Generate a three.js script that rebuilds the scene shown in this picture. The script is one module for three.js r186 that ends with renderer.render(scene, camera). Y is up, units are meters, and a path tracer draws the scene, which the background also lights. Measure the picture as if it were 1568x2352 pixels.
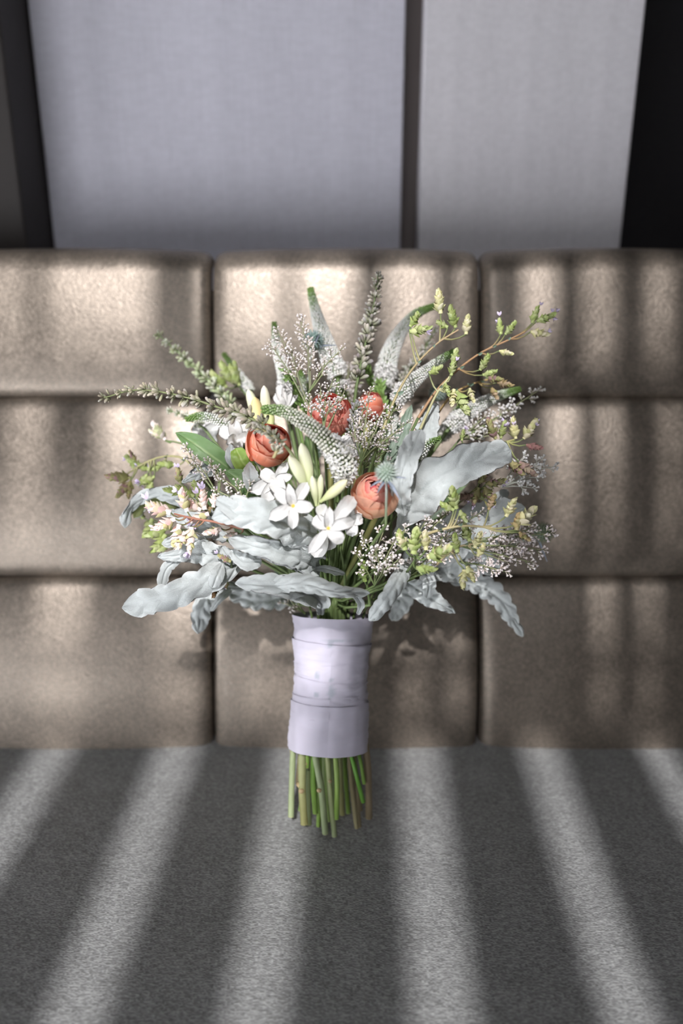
import * as THREE from 'three';
import { ImprovedNoise } from 'three/addons/math/ImprovedNoise.js';
import { mergeVertices } from 'three/addons/utils/BufferGeometryUtils.js';
import { RoundedBoxGeometry } from 'three/addons/geometries/RoundedBoxGeometry.js';

// ---------------------------------------------------------------- camera, sky, sun, exposure
const FOCAL = 1807, IMAGE_W = 1568, IMAGE_H = 2352;               // a 28 mm lens held upright, in pixels
const EYE = new THREE.Vector3(0, 0.427, 0.49), PITCH = 18.5 * Math.PI / 180;
const scene = new THREE.Scene();
const camera = new THREE.PerspectiveCamera(2 * Math.atan(IMAGE_H / 2 / FOCAL) * 180 / Math.PI, IMAGE_W / IMAGE_H, 0.02, 60);
camera.position.copy(EYE);
camera.rotation.x = -PITCH;
camera.focus = 0.535;
camera.userData.fStop = 2.5;

scene.background = new THREE.Color().setRGB(0.95, 0.955, 1.0);      // even overcast sky outside the windows
scene.backgroundIntensity = 6.6;

const SUN_AZ = 2.0 * Math.PI / 180, SUN_EL = 42 * Math.PI / 180;
const SUN_WAY = new THREE.Vector3(Math.sin(SUN_AZ) * Math.cos(SUN_EL), -Math.sin(SUN_EL), -Math.cos(SUN_AZ) * Math.cos(SUN_EL));
const sun = new THREE.DirectionalLight(new THREE.Color().setRGB(1.0, 0.97, 0.98), 3.2);
sun.name = 'sun';
sun.position.copy(SUN_WAY).multiplyScalar(-6);
sun.target.position.set(0, 0.1, 0);
sun.position.add(sun.target.position);
sun.castShadow = true;
sun.shadow.radius = 1.9;
sun.shadow.mapSize.set(4096, 4096);
Object.assign(sun.shadow.camera, { left: -2.5, right: 2.5, top: 2.5, bottom: -2.5, near: 0.5, far: 12 });
scene.add(sun, sun.target);

const renderer = new THREE.WebGLRenderer({ antialias: true });
renderer.toneMapping = THREE.LinearToneMapping;
renderer.toneMappingExposure = 1.15;
renderer.shadowMap.enabled = true;

// ---------------------------------------------------------------- helpers
function generator(seed) {
  return () => { seed |= 0; seed = seed + 0x6D2B79F5 | 0; let t = Math.imul(seed ^ seed >>> 15, 1 | seed); t = t + Math.imul(t ^ t >>> 7, 61 | t) ^ t; return ((t ^ t >>> 14) >>> 0) / 4294967296; };
}
const rnd = generator(20231);
const spread = (a) => (rnd() * 2 - 1) * a;
const perlin = new ImprovedNoise();
const noise = (x, y, z) => perlin.noise(x, y, z);
const V = (x, y, z) => new THREE.Vector3(x, y, z);
const lerp = (a, b, t) => a + (b - a) * t;
const clamp = (x, a, b) => Math.min(b, Math.max(a, x));
const smooth = (a, b, x) => { const t = clamp((x - a) / (b - a), 0, 1); return t * t * (3 - 2 * t); };
const rgb = (r, g, b) => new THREE.Color().setRGB(r, g, b);
const taken = new Map();
function numbered(name) { const n = taken.get(name) || 0; taken.set(name, n + 1); return n ? `${name}_${String(n).padStart(3, '0')}` : name; }
function mesh(name, geometry, material, parent = scene) {
  const m = new THREE.Mesh(geometry, material);
  m.name = parent === scene ? numbered(name) : name; m.castShadow = m.receiveShadow = true;
  parent.add(m); return m;
}
function tag(o, label, category, group, kind) {
  Object.assign(o.userData, { label, category });
  if (group) o.userData.group = group;
  if (kind) o.userData.kind = kind;
  return o;
}
function thing(name, label, category, group) {
  const g = new THREE.Group(); g.name = numbered(name); scene.add(g);
  return tag(g, label, category, group);
}
function box(w, h, d, x, y, z, r = 0) {
  const g = r ? new RoundedBoxGeometry(w, h, d, 3, r) : new THREE.BoxGeometry(w, h, d);
  g.translate(x, y, z); return g;
}
// grey noise texture: fn(x, y) in 0..1 texture space gives 0..1; tiles when fn does
function greyMap(size, fn, repeat) {
  const d = new Uint8Array(size * size * 4);
  for (let y = 0; y < size; y++) for (let x = 0; x < size; x++) {
    const v = clamp(fn(x, y, size), 0, 1) * 255 | 0, k = (y * size + x) * 4;
    d[k] = d[k + 1] = d[k + 2] = v; d[k + 3] = 255;
  }
  const t = new THREE.DataTexture(d, size, size); t.wrapS = t.wrapT = THREE.RepeatWrapping;
  t.magFilter = THREE.LinearFilter; t.minFilter = THREE.LinearMipmapLinearFilter; t.generateMipmaps = true; t.needsUpdate = true;
  t.repeat.set(repeat, repeat); return t;
}
function colourMap(size, fn, repeat) {
  const d = new Uint8Array(size * size * 4);
  for (let y = 0; y < size; y++) for (let x = 0; x < size; x++) {
    const c = fn(x, y, size), k = (y * size + x) * 4;
    for (let j = 0; j < 3; j++) d[k + j] = clamp(c[j], 0, 1) * 255 | 0;
    d[k + 3] = 255;
  }
  const t = new THREE.DataTexture(d, size, size); t.wrapS = t.wrapT = THREE.RepeatWrapping;
  t.magFilter = THREE.LinearFilter; t.colorSpace = THREE.SRGBColorSpace; t.needsUpdate = true;
  t.repeat.set(repeat, repeat); return t;
}
// tiling lattice noise
function tileNoise(seed, cells) {
  const r = generator(seed), g = Array.from({ length: cells * cells }, () => r());
  return (u, v) => {
    const x = u * cells, y = v * cells, i = Math.floor(x), j = Math.floor(y), s = (t) => t * t * (3 - 2 * t), fx = s(x - i), fy = s(y - j);
    const at = (a, b) => g[((b % cells) + cells) % cells * cells + ((a % cells) + cells) % cells];
    return lerp(lerp(at(i, j), at(i + 1, j), fx), lerp(at(i, j + 1), at(i + 1, j + 1), fx), fy);
  };
}

// ---------------------------------------------------------------- materials of the setting
const grainA = tileNoise(11, 330), grainB = tileNoise(12, 150), grainC = tileNoise(13, 24);
const vinylBump = greyMap(1024, (x, y, s) => { const u = x / s, v = y / s; return 0.55 * grainA(u, v) + 0.45 * grainB(u, v); }, 1 / 0.25);
const vinylTone = colourMap(1024, (x, y, s) => {
  const u = x / s, v = y / s, g = 0.86 + 0.24 * (grainA(u, v) - 0.5) + 0.12 * (grainB(u, v) - 0.5) + 0.05 * (grainC(u, v) - 0.5);
  return [g, g * 0.995, g * 0.985];
}, 1 / 0.25);
const vinylGloss = greyMap(512, (x, y, s) => { const u = x / s, v = y / s; return 0.86 + 0.14 * (grainB(u, v) - 0.5) * 2 + 0.1 * (grainC(u, v) - 0.5); }, 1 / 0.25);
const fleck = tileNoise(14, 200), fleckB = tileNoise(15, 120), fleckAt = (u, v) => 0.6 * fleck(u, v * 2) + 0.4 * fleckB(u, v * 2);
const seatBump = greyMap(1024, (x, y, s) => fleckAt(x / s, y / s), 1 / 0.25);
const seatTone = colourMap(1024, (x, y, s) => { const u = x / s, v = y / s, g = 0.82 + 0.42 * (fleckAt(u, v) - 0.5) + 0.05 * (grainC(u, v) - 0.5); return [g, g, g]; }, 1 / 0.25);   // flecked grain
const backVinyl = new THREE.MeshPhysicalMaterial({ color: rgb(0.325, 0.278, 0.232), roughness: 0.5, metalness: 0.6, map: vinylTone, roughnessMap: vinylGloss, bumpMap: vinylBump, bumpScale: 0.0002 });
const seatVinyl = new THREE.MeshPhysicalMaterial({ color: rgb(0.455, 0.465, 0.46), roughness: 0.62, ior: 1.5, map: seatTone, roughnessMap: vinylGloss, bumpMap: seatBump, bumpScale: 0.00035 });  // same vinyl as the back; cool window light put into its colour
const plinthMat = new THREE.MeshStandardMaterial({ color: rgb(0.02, 0.018, 0.016), roughness: 0.6 });
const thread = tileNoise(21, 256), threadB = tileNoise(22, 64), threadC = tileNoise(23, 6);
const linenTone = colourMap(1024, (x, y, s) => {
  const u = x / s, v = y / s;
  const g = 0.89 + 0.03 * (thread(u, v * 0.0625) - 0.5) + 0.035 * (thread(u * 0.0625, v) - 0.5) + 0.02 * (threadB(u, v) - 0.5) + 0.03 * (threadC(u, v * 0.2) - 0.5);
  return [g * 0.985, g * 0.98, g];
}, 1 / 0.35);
const shadedLinen = new THREE.MeshStandardMaterial({ color: rgb(0.88, 0.88, 0.94), roughness: 0.85, map: linenTone }), litLinen = new THREE.MeshStandardMaterial({ color: rgb(1, 0.985, 0.985), roughness: 0.85, map: linenTone });  // hues differ; the brighter light on the right panel is put into its colour
const brownPanel = new THREE.MeshStandardMaterial({ color: rgb(0.042, 0.036, 0.031), roughness: 0.7, map: linenTone });
const boardMat = new THREE.MeshStandardMaterial({ color: rgb(0.17, 0.145, 0.135), roughness: 0.8 });
const blackPanel = new THREE.MeshStandardMaterial({ color: rgb(0.011, 0.010, 0.013), roughness: 0.8 });
const wallMat = new THREE.MeshStandardMaterial({ color: rgb(0.16, 0.145, 0.13), roughness: 0.9 });
const floorMat = new THREE.MeshStandardMaterial({ color: rgb(0.09, 0.07, 0.055), roughness: 0.6 });
const ceilMat = new THREE.MeshStandardMaterial({ color: rgb(0.08, 0.075, 0.07), roughness: 0.95 });
const frameMat = new THREE.MeshStandardMaterial({ color: rgb(0.10, 0.09, 0.085), roughness: 0.5 });
const slatMat = new THREE.MeshStandardMaterial({ color: rgb(0.34, 0.31, 0.28), roughness: 0.8 });

// ---------------------------------------------------------------- the room
const struct = (name, geometry, material, label) => {
  const m = mesh(name, geometry, material); m.userData.kind = 'structure';
  if (label) m.userData.label = label;
  return m;
};
const ROOM = { x0: -1.5, x1: 1.5, z0: -0.62, z1: 1.16, y0: -0.45, y1: 2.65 }, T = 0.12;
struct('floor', box(ROOM.x1 - ROOM.x0 + 2 * T, T, ROOM.z1 - ROOM.z0 + 2 * T, 0, ROOM.y0 - T / 2, (ROOM.z0 + ROOM.z1) / 2), floorMat, 'dark floor under the banquette');
struct('ceiling', box(ROOM.x1 - ROOM.x0 + 2 * T, T, ROOM.z1 - ROOM.z0 + 2 * T, 0, ROOM.y1 + T / 2, (ROOM.z0 + ROOM.z1) / 2), ceilMat, 'dim ceiling over the banquette');
struct('wall_back', box(ROOM.x1 - ROOM.x0, ROOM.y1 - ROOM.y0, T, 0, (ROOM.y0 + ROOM.y1) / 2, ROOM.z0 - T / 2), blackPanel, 'black wall behind the pale panels');
struct('wall_right', box(T, ROOM.y1 - ROOM.y0, ROOM.z1 - ROOM.z0 + 2 * T, ROOM.x1 + T / 2, (ROOM.y0 + ROOM.y1) / 2, (ROOM.z0 + ROOM.z1) / 2), wallMat, 'plain brown side wall');
// a wall with one rectangular opening, in its own plane (a across, y up), swept through T
function holedWall(a0, a1, y0, y1, ...holes) {
  const s = new THREE.Shape([[a0, y0], [a1, y0], [a1, y1], [a0, y1]].map((p) => new THREE.Vector2(...p)));
  for (const h of holes) s.holes.push(new THREE.Path([[h[0], h[2]], [h[0], h[3]], [h[1], h[3]], [h[1], h[2]]].map((p) => new THREE.Vector2(...p))));
  return new THREE.ExtrudeGeometry(s, { depth: T, bevelEnabled: false });
}
const TAN_EL = Math.tan(SUN_EL), GOBO_Z = 1.135, atGobo = (y, z) => y + (GOBO_Z - z) * TAN_EL;   // height at which the ray to (y, z) passes the slats
const FRONT_HOLE = [-0.45, 0.45, 0.82, atGobo(0.392, -0.257) + 0.185];                       // behind the camera: x0, x1, y0, y1
const FILL_HOLE = [-1.40, -0.35, -0.43, 0.34];                         // added low opening: its sky light fills upright surfaces and spares the seat
const frontWall = holedWall(ROOM.x0, ROOM.x1, ROOM.y0, ROOM.y1, FRONT_HOLE, FILL_HOLE); frontWall.translate(0, 0, ROOM.z1);
struct('wall_front', frontWall, wallMat, 'wall with the window behind added slats facing the banquette');
const SIDE_HOLE = [-0.12, 1.08, -0.43, 0.36];                          // side window: z0, z1, y0, y1
const leftWall = holedWall(ROOM.z0 - T, ROOM.z1 + T, ROOM.y0, ROOM.y1, SIDE_HOLE); leftWall.rotateY(-Math.PI / 2); leftWall.translate(ROOM.x0, 0, 0);
struct('wall_left', leftWall, wallMat, 'side wall with the tall open window');
function windowFrame(name, place, width, y0, y1, turned) {
  const g = new THREE.Group(); g.name = name; g.userData.kind = 'structure'; g.userData.label = turned ? 'dark framed window in the side wall' : 'dark framed window behind the added slats'; scene.add(g);
  g.position.set(...place); if (turned) g.rotation.y = Math.PI / 2;
  const h = y1 - y0, b = 0.045;
  mesh('window_frame', box(b, h, 0.05, -width / 2 + b / 2, h / 2, 0), frameMat, g); mesh('window_frame', box(b, h, 0.05, width / 2 - b / 2, h / 2, 0), frameMat, g);
  mesh('window_frame', box(width - 2 * b, b, 0.05, 0, b / 2, 0), frameMat, g); mesh('window_frame', box(width - 2 * b, b, 0.05, 0, h - b / 2, 0), frameMat, g);
  return g;
}
windowFrame('window_1', [0, FRONT_HOLE[2], ROOM.z1 + 0.07], FRONT_HOLE[1] - FRONT_HOLE[0], FRONT_HOLE[2], FRONT_HOLE[3], false);
windowFrame('fill_window_3', [(FILL_HOLE[0] + FILL_HOLE[1]) / 2, FILL_HOLE[2], ROOM.z1 + 0.07], FILL_HOLE[1] - FILL_HOLE[0], FILL_HOLE[2], FILL_HOLE[3], false).userData.label = 'broad low window added to fill the back with sky light';
windowFrame('window_2', [ROOM.x0 - 0.06, SIDE_HOLE[2], (SIDE_HOLE[0] + SIDE_HOLE[1]) / 2], SIDE_HOLE[1] - SIDE_HOLE[0], SIDE_HOLE[2], SIDE_HOLE[3], true);

// added slats, out of view: tiers with gaps cut to shape the sun stripes
const SHIFT = (z) => Math.tan(SUN_AZ) * (GOBO_Z - z);
function gobo(name, label, y0, y1, gaps, zLit) {
  const g = thing(name, label, 'gobo'), s = SHIFT(zLit);
  g.position.set(0, y0, GOBO_Z);
  let x = FRONT_HOLE[0] + 0.001;
  for (const [a, b] of [...gaps.map(([a, b]) => [a - s, b - s]), [FRONT_HOLE[1] - 0.001, FRONT_HOLE[1]]]) {
    if (a - x > 0.004) {
      const n = Math.max(1, Math.round((a - x) / 0.09)), w = (a - x) / n;   // a wide stretch is closed by several overlapping slats
      for (let k = 0; k < n; k++) mesh('gobo_slat', box(w + (n > 1 ? 0.004 : 0), y1 - y0 - 0.004, 0.004, x + w * (k + 0.5), (y1 - y0) / 2, (k % 2) * 0.005), slatMat, g);
    }
    x = b;
  }
  mesh('gobo_rail', box(FRONT_HOLE[1] - FRONT_HOLE[0] - 0.004, 0.008, 0.014, 0, y1 - y0 - 0.006, -0.016), frameMat, g);
}
const TIER = [atGobo(0.0, -0.135), atGobo(0.1416, -0.18), atGobo(0.2962, -0.228)];
const cm = (list) => list.map(([a, b]) => [a / 100, b / 100]);
gobo('slat_gobo', 'lowest tier of added slats shaping the sun stripes', FRONT_HOLE[2] + 0.05, TIER[0] - 0.003,
  cm([[-39.20, -35.80], [-27.80, -24.40], [-16.97, -13.43], [-6.37, -2.83], [4.66, 8.34], [15.94, 19.06], [26.62, 29.38]]), 0.0);
gobo('slat_gobo', 'narrow second tier of added slats shaping the sun stripes', TIER[0] + 0.003, 1.215 - 0.003,
  cm([[-36.36, -33.64], [-27.4, -22.8], [-16.4, -12.0], [-8.5, 0.2], [5.76, 7.24], [9.97, 11.53], [22.94, 23.96], [27.24, 28.16]]), -0.16);
gobo('slat_gobo', 'middle tier of added slats opened to let sun onto the bouquet', 1.215 + 0.003, TIER[1] - 0.003,
  cm([[-36.36, -33.64], [-27.4, -22.8], [-16.4, 8.2], [9.97, 11.53], [22.94, 23.96], [27.24, 28.16]]), -0.16);
gobo('slat_gobo', 'upper tier of added slats opened to let sun onto the bouquet', TIER[1] + 0.003, TIER[2] - 0.003,
  cm([[-37.36, -34.64], [-29.8, -26.4], [-21.5, -17.8], [-15.5, 14.0], [18.88, 20.72], [23.35, 24.45], [28.86, 30.14]]), -0.2);
gobo('slat_gobo', 'topmost tier of added slats shaping the sun stripes under the window head', TIER[2] + 0.003, FRONT_HOLE[3] - 0.05,
  cm([[-40, -27.5], [-26.3, -17.2], [-12.20, -5.20], [-3.90, 1.00], [4.20, 8.00], [10.86, 12.34], [16.69, 18.71], [21.89, 23.91], [27.58, 29.32]]), -0.24);

// ---------------------------------------------------------------- wall panels behind the banquette
const panelThing = (name, geometry, material, label, group) => tag(mesh(name, geometry, material), label, 'wall panel', group);
const PY0 = -0.449, PY1 = 1.6, PH = PY1 - PY0, PYC = (PY0 + PY1) / 2;
panelThing('fabric_panel', box(0.383, PH, 0.03, -0.1265, PYC, -0.445, 0.002), shadedLinen, 'wide pale lavender fabric wall panel with shade put into its colour beside the dark brown pilaster');
panelThing('fabric_panel', box(0.221, PH, 0.03, 0.1945, PYC, -0.435, 0.002), litLinen, 'narrow off white fabric wall panel with brighter light put into its colour beside the black wall');
panelThing('backing_board', box(0.60, PH, 0.02, 0.0, PYC, -0.475), boardMat, 'dark brown backing board showing in the gap between two pale panels');
panelThing('pilaster', box(0.30, PH, 0.13, -0.470, PYC, -0.42, 0.003), brownPanel, 'dark brown pilaster at the edge of the wide pale panel');

// ---------------------------------------------------------------- the banquette
const sofa = thing('banquette', 'bronze grey metallic vinyl banquette with square padded back panels', 'bench');
const LEAN = Math.atan(0.134 / 0.427), BACK_Z = -0.135;             // foot of the back, leaning away
const SLOPE = V(0, Math.cos(LEAN), -Math.sin(LEAN)), OUT = V(0, Math.sin(LEAN), Math.cos(LEAN));
const onBack = (x, s, n) => V(x, 0, BACK_Z).addScaledVector(SLOPE, s).addScaledVector(OUT, n);
const BULGE = 0.013, COL = 0.241, COL0 = 0.004;
function rowProfile(s0, s1, top) {                                  // [along slope, out, normal s, normal n]
  const p = [], n = 44;
  const edge = (t) => Math.pow(Math.max(0, 1 - Math.pow(Math.abs(t), 22)), 0.5);
  for (let i = 0; i <= n; i++) {
    let t = i / n * 2 - 1; t = Math.sign(t) * (1 - Math.pow(1 - Math.abs(t), 2.1));
    if (top && t > 0.0) break;
    p.push([lerp(s0, s1, (t + 1) / 2), BULGE * edge(t) + 0.008 * (1 - t * t)]);
  }
  if (top) {                                                        // the top row rolls over backwards
    const m = (s0 + s1) / 2, R = 0.030, n0 = BULGE + 0.008;
    for (let k = 1; k <= 6; k++) { const s = lerp(m, s1 - R, k / 6); p.push([s, n0 - 0.001 * (k / 6) ** 2]); }
    for (let k = 1; k <= 12; k++) { const a = k / 12 * Math.PI / 2; p.push([s1 - R + R * Math.sin(a), n0 - 0.001 - R + R * Math.cos(a)]); }
    for (let k = 1; k <= 4; k++) p.push([s1, n0 - 0.001 - R - 0.01 * k]);
  }
  return p;
}
function padPanel(x0, x1, s0, s1, top, seed) {
  const prof = rowProfile(s0, s1, top), nu = 40, pos = [], uv = [], idx = [];
  const nrm = prof.map((q, i) => { const a = prof[Math.max(0, i - 1)], b = prof[Math.min(prof.length - 1, i + 1)], l = Math.hypot(b[0] - a[0], b[1] - a[1]); return [-(b[1] - a[1]) / l, (b[0] - a[0]) / l]; });
  let run = 0;
  prof.forEach((q, j) => {
    if (j) run += Math.hypot(q[0] - prof[j - 1][0], q[1] - prof[j - 1][1]);
    for (let i = 0; i <= nu; i++) {
      let t = i / nu * 2 - 1; t = Math.sign(t) * (1 - Math.pow(1 - Math.abs(t), 2.3));
      const e = Math.pow(Math.max(0, 1 - Math.pow(Math.abs(t), 30)), 0.5), crown = (top ? 0.003 : 0.005) * (1 - t * t);
      const inset = (BULGE * (1 - e) - crown) * (top ? 1 : Math.min(1, q[1] / BULGE));
      const x = lerp(x0, x1, (t + 1) / 2), w = 0.0016 * noise(x * 9 + seed, q[0] * 9, seed) + 0.0009 * noise(x * 22, q[0] * 16 + seed, 3);
      const s = q[0] - nrm[j][0] * inset, n = q[1] - nrm[j][1] * inset + w * e * (q[1] > 0.004 ? 1 : 0);
      const v = onBack(x, s, n); pos.push(v.x, v.y, v.z); uv.push(x, run + s0);
    }
  });
  for (let j = 0; j < prof.length - 1; j++) for (let i = 0; i < nu; i++) { const a = j * (nu + 1) + i, b = a + nu + 1; idx.push(a, a + 1, b + 1, a, b + 1, b); }
  const g = new THREE.BufferGeometry(); g.setAttribute('position', new THREE.Float32BufferAttribute(pos, 3)); g.setAttribute('uv', new THREE.Float32BufferAttribute(uv, 2)); g.setIndex(idx); g.computeVertexNormals();
  return g;
}
const K = 1 / Math.cos(LEAN), ROWS = [[-0.02, 0.1416 * K], [0.1416 * K, 0.2962 * K], [0.2962 * K, 0.427 * K]];
for (let r = 0; r < 3; r++) for (let c = -2; c <= 2; c++) {
  const xc = COL0 + c * COL;
  mesh('back_panel', padPanel(xc - COL / 2 + 0.0007, xc + COL / 2 - 0.0007, ROWS[r][0] + 0.0007, ROWS[r][1] - 0.0007, r === 2, r * 7.3 + c * 3.1 + 20), backVinyl, sofa);
}
{ // board behind the padding
  const b = new THREE.BoxGeometry(COL * 5, 0.44, 0.05), m = new THREE.Matrix4().makeBasis(V(1, 0, 0), SLOPE, OUT); m.setPosition(onBack(COL0, 0.19, -0.0255)); b.applyMatrix4(m);
  mesh('back_board', b, plinthMat, sofa);
}
{ // seat: a broad cushion, softly crowned, its back edge tucked under the padding
  const w = COL * 5, z0 = BACK_Z - 0.02, z1 = 0.42, nx = 90, nz = 70, pos = [], uv = [], idx = [], R = 0.022;
  const prof = [];
  for (let k = 0; k <= 8; k++) { const a = k / 8 * Math.PI / 2; prof.push([z0 + R - R * Math.cos(a), -R + R * Math.sin(a)]); }
  for (let k = 1; k <= nz; k++) prof.push([lerp(z0 + R, z1 - 0.035, k / nz), 0]);
  for (let k = 1; k <= 10; k++) { const a = k / 10 * Math.PI / 2; prof.push([z1 - 0.035 + 0.035 * Math.sin(a), -0.035 + 0.035 * Math.cos(a)]); }
  prof.push([z1, -0.12]);
  let run = 0;
  prof.forEach((q, j) => {
    if (j) run += Math.hypot(q[0] - prof[j - 1][0], q[1] - prof[j - 1][1]);
    for (let i = 0; i <= nx; i++) {
      const x = lerp(-w / 2, w / 2, i / nx) + COL0, dip = (0.0012 * noise(x * 4 + 5, q[0] * 4, 7.7) + 0.0005 * noise(x * 12, q[0] * 12, 1.2)) * smooth(0.03, 0.09, Math.hypot(x, q[0])) ;
      pos.push(x, q[1] + Math.min(0, dip), q[0]); uv.push(x, run);
    }
  });
  for (let j = 0; j < prof.length - 1; j++) for (let i = 0; i < nx; i++) { const a = j * (nx + 1) + i, b = a + nx + 1; idx.push(a, b, b + 1, a, b + 1, a + 1); }
  const g = new THREE.BufferGeometry(); g.setAttribute('position', new THREE.Float32BufferAttribute(pos, 3)); g.setAttribute('uv', new THREE.Float32BufferAttribute(uv, 2)); g.setIndex(idx); g.computeVertexNormals();
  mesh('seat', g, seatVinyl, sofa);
  mesh('plinth', box(w - 0.02, 0.33, 0.5, COL0, -0.45 + 0.165, 0.13), plinthMat, sofa);
}

// ---------------------------------------------------------------- the bouquet: tools
const FORWARD = V(0, -Math.sin(PITCH), -Math.cos(PITCH)), UPWARD = V(0, Math.cos(PITCH), -Math.sin(PITCH));
const TILT = 20 * Math.PI / 180, TILT_N = V(0, Math.sin(TILT), Math.cos(TILT));   // the bouquet leans back on the padding
// a point of the bouquet: where it is seen in the photograph, and how far (m) it stands in front of the bouquet's own middle plane
function at(px, py, w = 0) {
  const d = FORWARD.clone().addScaledVector(V(1, 0, 0), (px - IMAGE_W / 2) / FOCAL).addScaledVector(UPWARD, -(py - IMAGE_H / 2) / FOCAL);
  const t = (w - EYE.dot(TILT_N)) / d.dot(TILT_N);
  const p = EYE.clone().addScaledVector(d, t); if (p.y < 0.002) p.y = 0.002;
  return p;
}
const perPixel = (p) => p.clone().sub(EYE).dot(FORWARD) / FOCAL;    // metres that one pixel spans there
const P = (list) => list.map((q) => q.isVector3 ? q : at(...q));
const curve = (list) => new THREE.CatmullRomCurve3(P(list), false, 'centripetal');
class Build {
  constructor() { this.p = []; this.n = []; this.c = []; this.u = []; this.i = []; }
  add(g, m, c, c2) {                                                // template geometry (y from 0 to 1) under a matrix; colour runs c to c2 along y
    const b = this.p.length / 3, a = g.attributes.position, n = g.attributes.normal, nm = new THREE.Matrix3().getNormalMatrix(m), v = V(), k = new THREE.Color();
    for (let j = 0; j < a.count; j++) {
      v.fromBufferAttribute(a, j); k.copy(c); if (c2) k.lerp(c2, clamp(v.y, 0, 1));
      v.applyMatrix4(m); this.p.push(v.x, v.y, v.z); this.c.push(k.r, k.g, k.b); this.u.push(v.x, v.y);
      v.fromBufferAttribute(n, j).applyMatrix3(nm).normalize(); this.n.push(v.x, v.y, v.z);
    }
    for (let j = 0; j < g.index.count; j++) this.i.push(b + g.index.getX(j));
    return this;
  }
  tube(list, r0, r1, colour, colour2, sides = 7, per = 0.006) {
    const cv = list.getPointAt ? list : curve(list), len = cv.getLength(), seg = Math.max(3, Math.min(40, Math.round(len / per)));
    const fr = cv.computeFrenetFrames(seg, false), b = this.p.length / 3, k = new THREE.Color();
    for (let j = 0; j <= seg; j++) {
      const t = j / seg, q = cv.getPointAt(t), r = typeof r0 === 'function' ? r0(t) : lerp(r0, r1, t);
      k.copy(colour); if (colour2) k.lerp(colour2, t);
      for (let s = 0; s < sides; s++) {
        const a = s / sides * 6.2832, x = Math.cos(a), y = Math.sin(a), N = fr.normals[j], B = fr.binormals[j];
        const nx = N.x * x + B.x * y, ny = N.y * x + B.y * y, nz = N.z * x + B.z * y;
        this.p.push(q.x + nx * r, q.y + ny * r, q.z + nz * r); this.n.push(nx, ny, nz); this.c.push(k.r, k.g, k.b); this.u.push(s / sides * 0.02, t * len);
      }
    }
    for (let j = 0; j < seg; j++) for (let s = 0; s < sides; s++) { const a0 = b + j * sides + s, a1 = b + j * sides + (s + 1) % sides; this.i.push(a0, a1, a1 + sides, a0, a1 + sides, a0 + sides); }
    for (const [j, flip] of [[0, 1], [seg, 0]]) for (let s = 1; s < sides - 1; s++) { const o = b + j * sides; flip ? this.i.push(o, o + s + 1, o + s) : this.i.push(o, o + s, o + s + 1); }
    return this;
  }
  geometry(own) {
    const g = new THREE.BufferGeometry(); g.setAttribute('position', new THREE.Float32BufferAttribute(this.p, 3)); g.setAttribute('color', new THREE.Float32BufferAttribute(this.c, 3)); g.setAttribute('uv', new THREE.Float32BufferAttribute(this.u, 2)); g.setIndex(this.i);
    if (own) g.computeVertexNormals(); else g.setAttribute('normal', new THREE.Float32BufferAttribute(this.n, 3));
    return g;
  }
  mesh(name, material, parent, own) { const m = mesh(name, this.geometry(own), material, parent); return m; }
}
function lathe(points, sides) {                                     // closed profile template, y from 0 to 1
  const g = new THREE.LatheGeometry(points.map((q) => new THREE.Vector2(...q)), sides); g.deleteAttribute('uv'); g.deleteAttribute('normal');
  const m = mergeVertices(g, 1e-5); m.computeVertexNormals(); return m;
}
const BEAD = lathe([[0, 0], [0.36, 0.12], [0.5, 0.45], [0.4, 0.82], [0, 1]], 7);
const BUD = lathe([[0, 0], [0.20, 0.05], [0.32, 0.3], [0.40, 0.62], [0.30, 0.9], [0.10, 1.0], [0, 0.97]], 7);
const FLORET = lathe([[0, 0], [0.14, 0.1], [0.22, 0.55], [0.46, 0.95], [0.20, 1.0], [0, 0.8]], 6);
const SPINE = lathe([[0.5, 0], [0.3, 0.4], [0, 1]], 5);
function scaleLeaf(nu, nv, wide, cup, arch, point) {                // small cupped bract or petal, y from 0 to 1, facing +z
  const p = [], idx = [];
  for (let j = 0; j <= nu; j++) for (let i = 0; i <= nv; i++) {
    const t = j / nu, s = i / nv * 2 - 1, w = wide * Math.pow(Math.sin(Math.PI * Math.pow(t, point)) , 0.7) * 0.5 + 0.015;
    p.push(Math.sin(s * cup) / cup * w, t, (1 - Math.cos(s * cup)) / cup * w + arch * t * t);
  }
  for (let j = 0; j < nu; j++) for (let i = 0; i < nv; i++) { const a = j * (nv + 1) + i, b = a + nv + 1; idx.push(a, a + 1, b + 1, a, b + 1, b); }
  const g = new THREE.BufferGeometry(); g.setAttribute('position', new THREE.Float32BufferAttribute(p, 3)); g.setIndex(idx); g.computeVertexNormals(); return g;
}
const BRACT = scaleLeaf(5, 4, 0.75, 1.1, 0.22, 0.8), LEAFLET = scaleLeaf(6, 4, 0.6, 0.5, -0.15, 0.85), LIP = scaleLeaf(4, 2, 0.45, 0.4, -0.4, 1.3);
const UNIT_Y = V(0, 1, 0);
function pose(pos, dir, sx, sy = sx, sz = sx, roll = 0) {
  const q = new THREE.Quaternion().setFromUnitVectors(UNIT_Y, dir.clone().normalize()); if (roll) q.multiply(new THREE.Quaternion().setFromAxisAngle(UNIT_Y, roll));
  return new THREE.Matrix4().compose(pos, q, V(sx, sy, sz));
}
function around(dir) {                                              // two unit vectors across dir
  const a = V().crossVectors(dir, Math.abs(dir.y) > 0.9 ? V(1, 0, 0) : UNIT_Y).normalize(); return [a, V().crossVectors(dir, a).normalize()];
}
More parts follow.
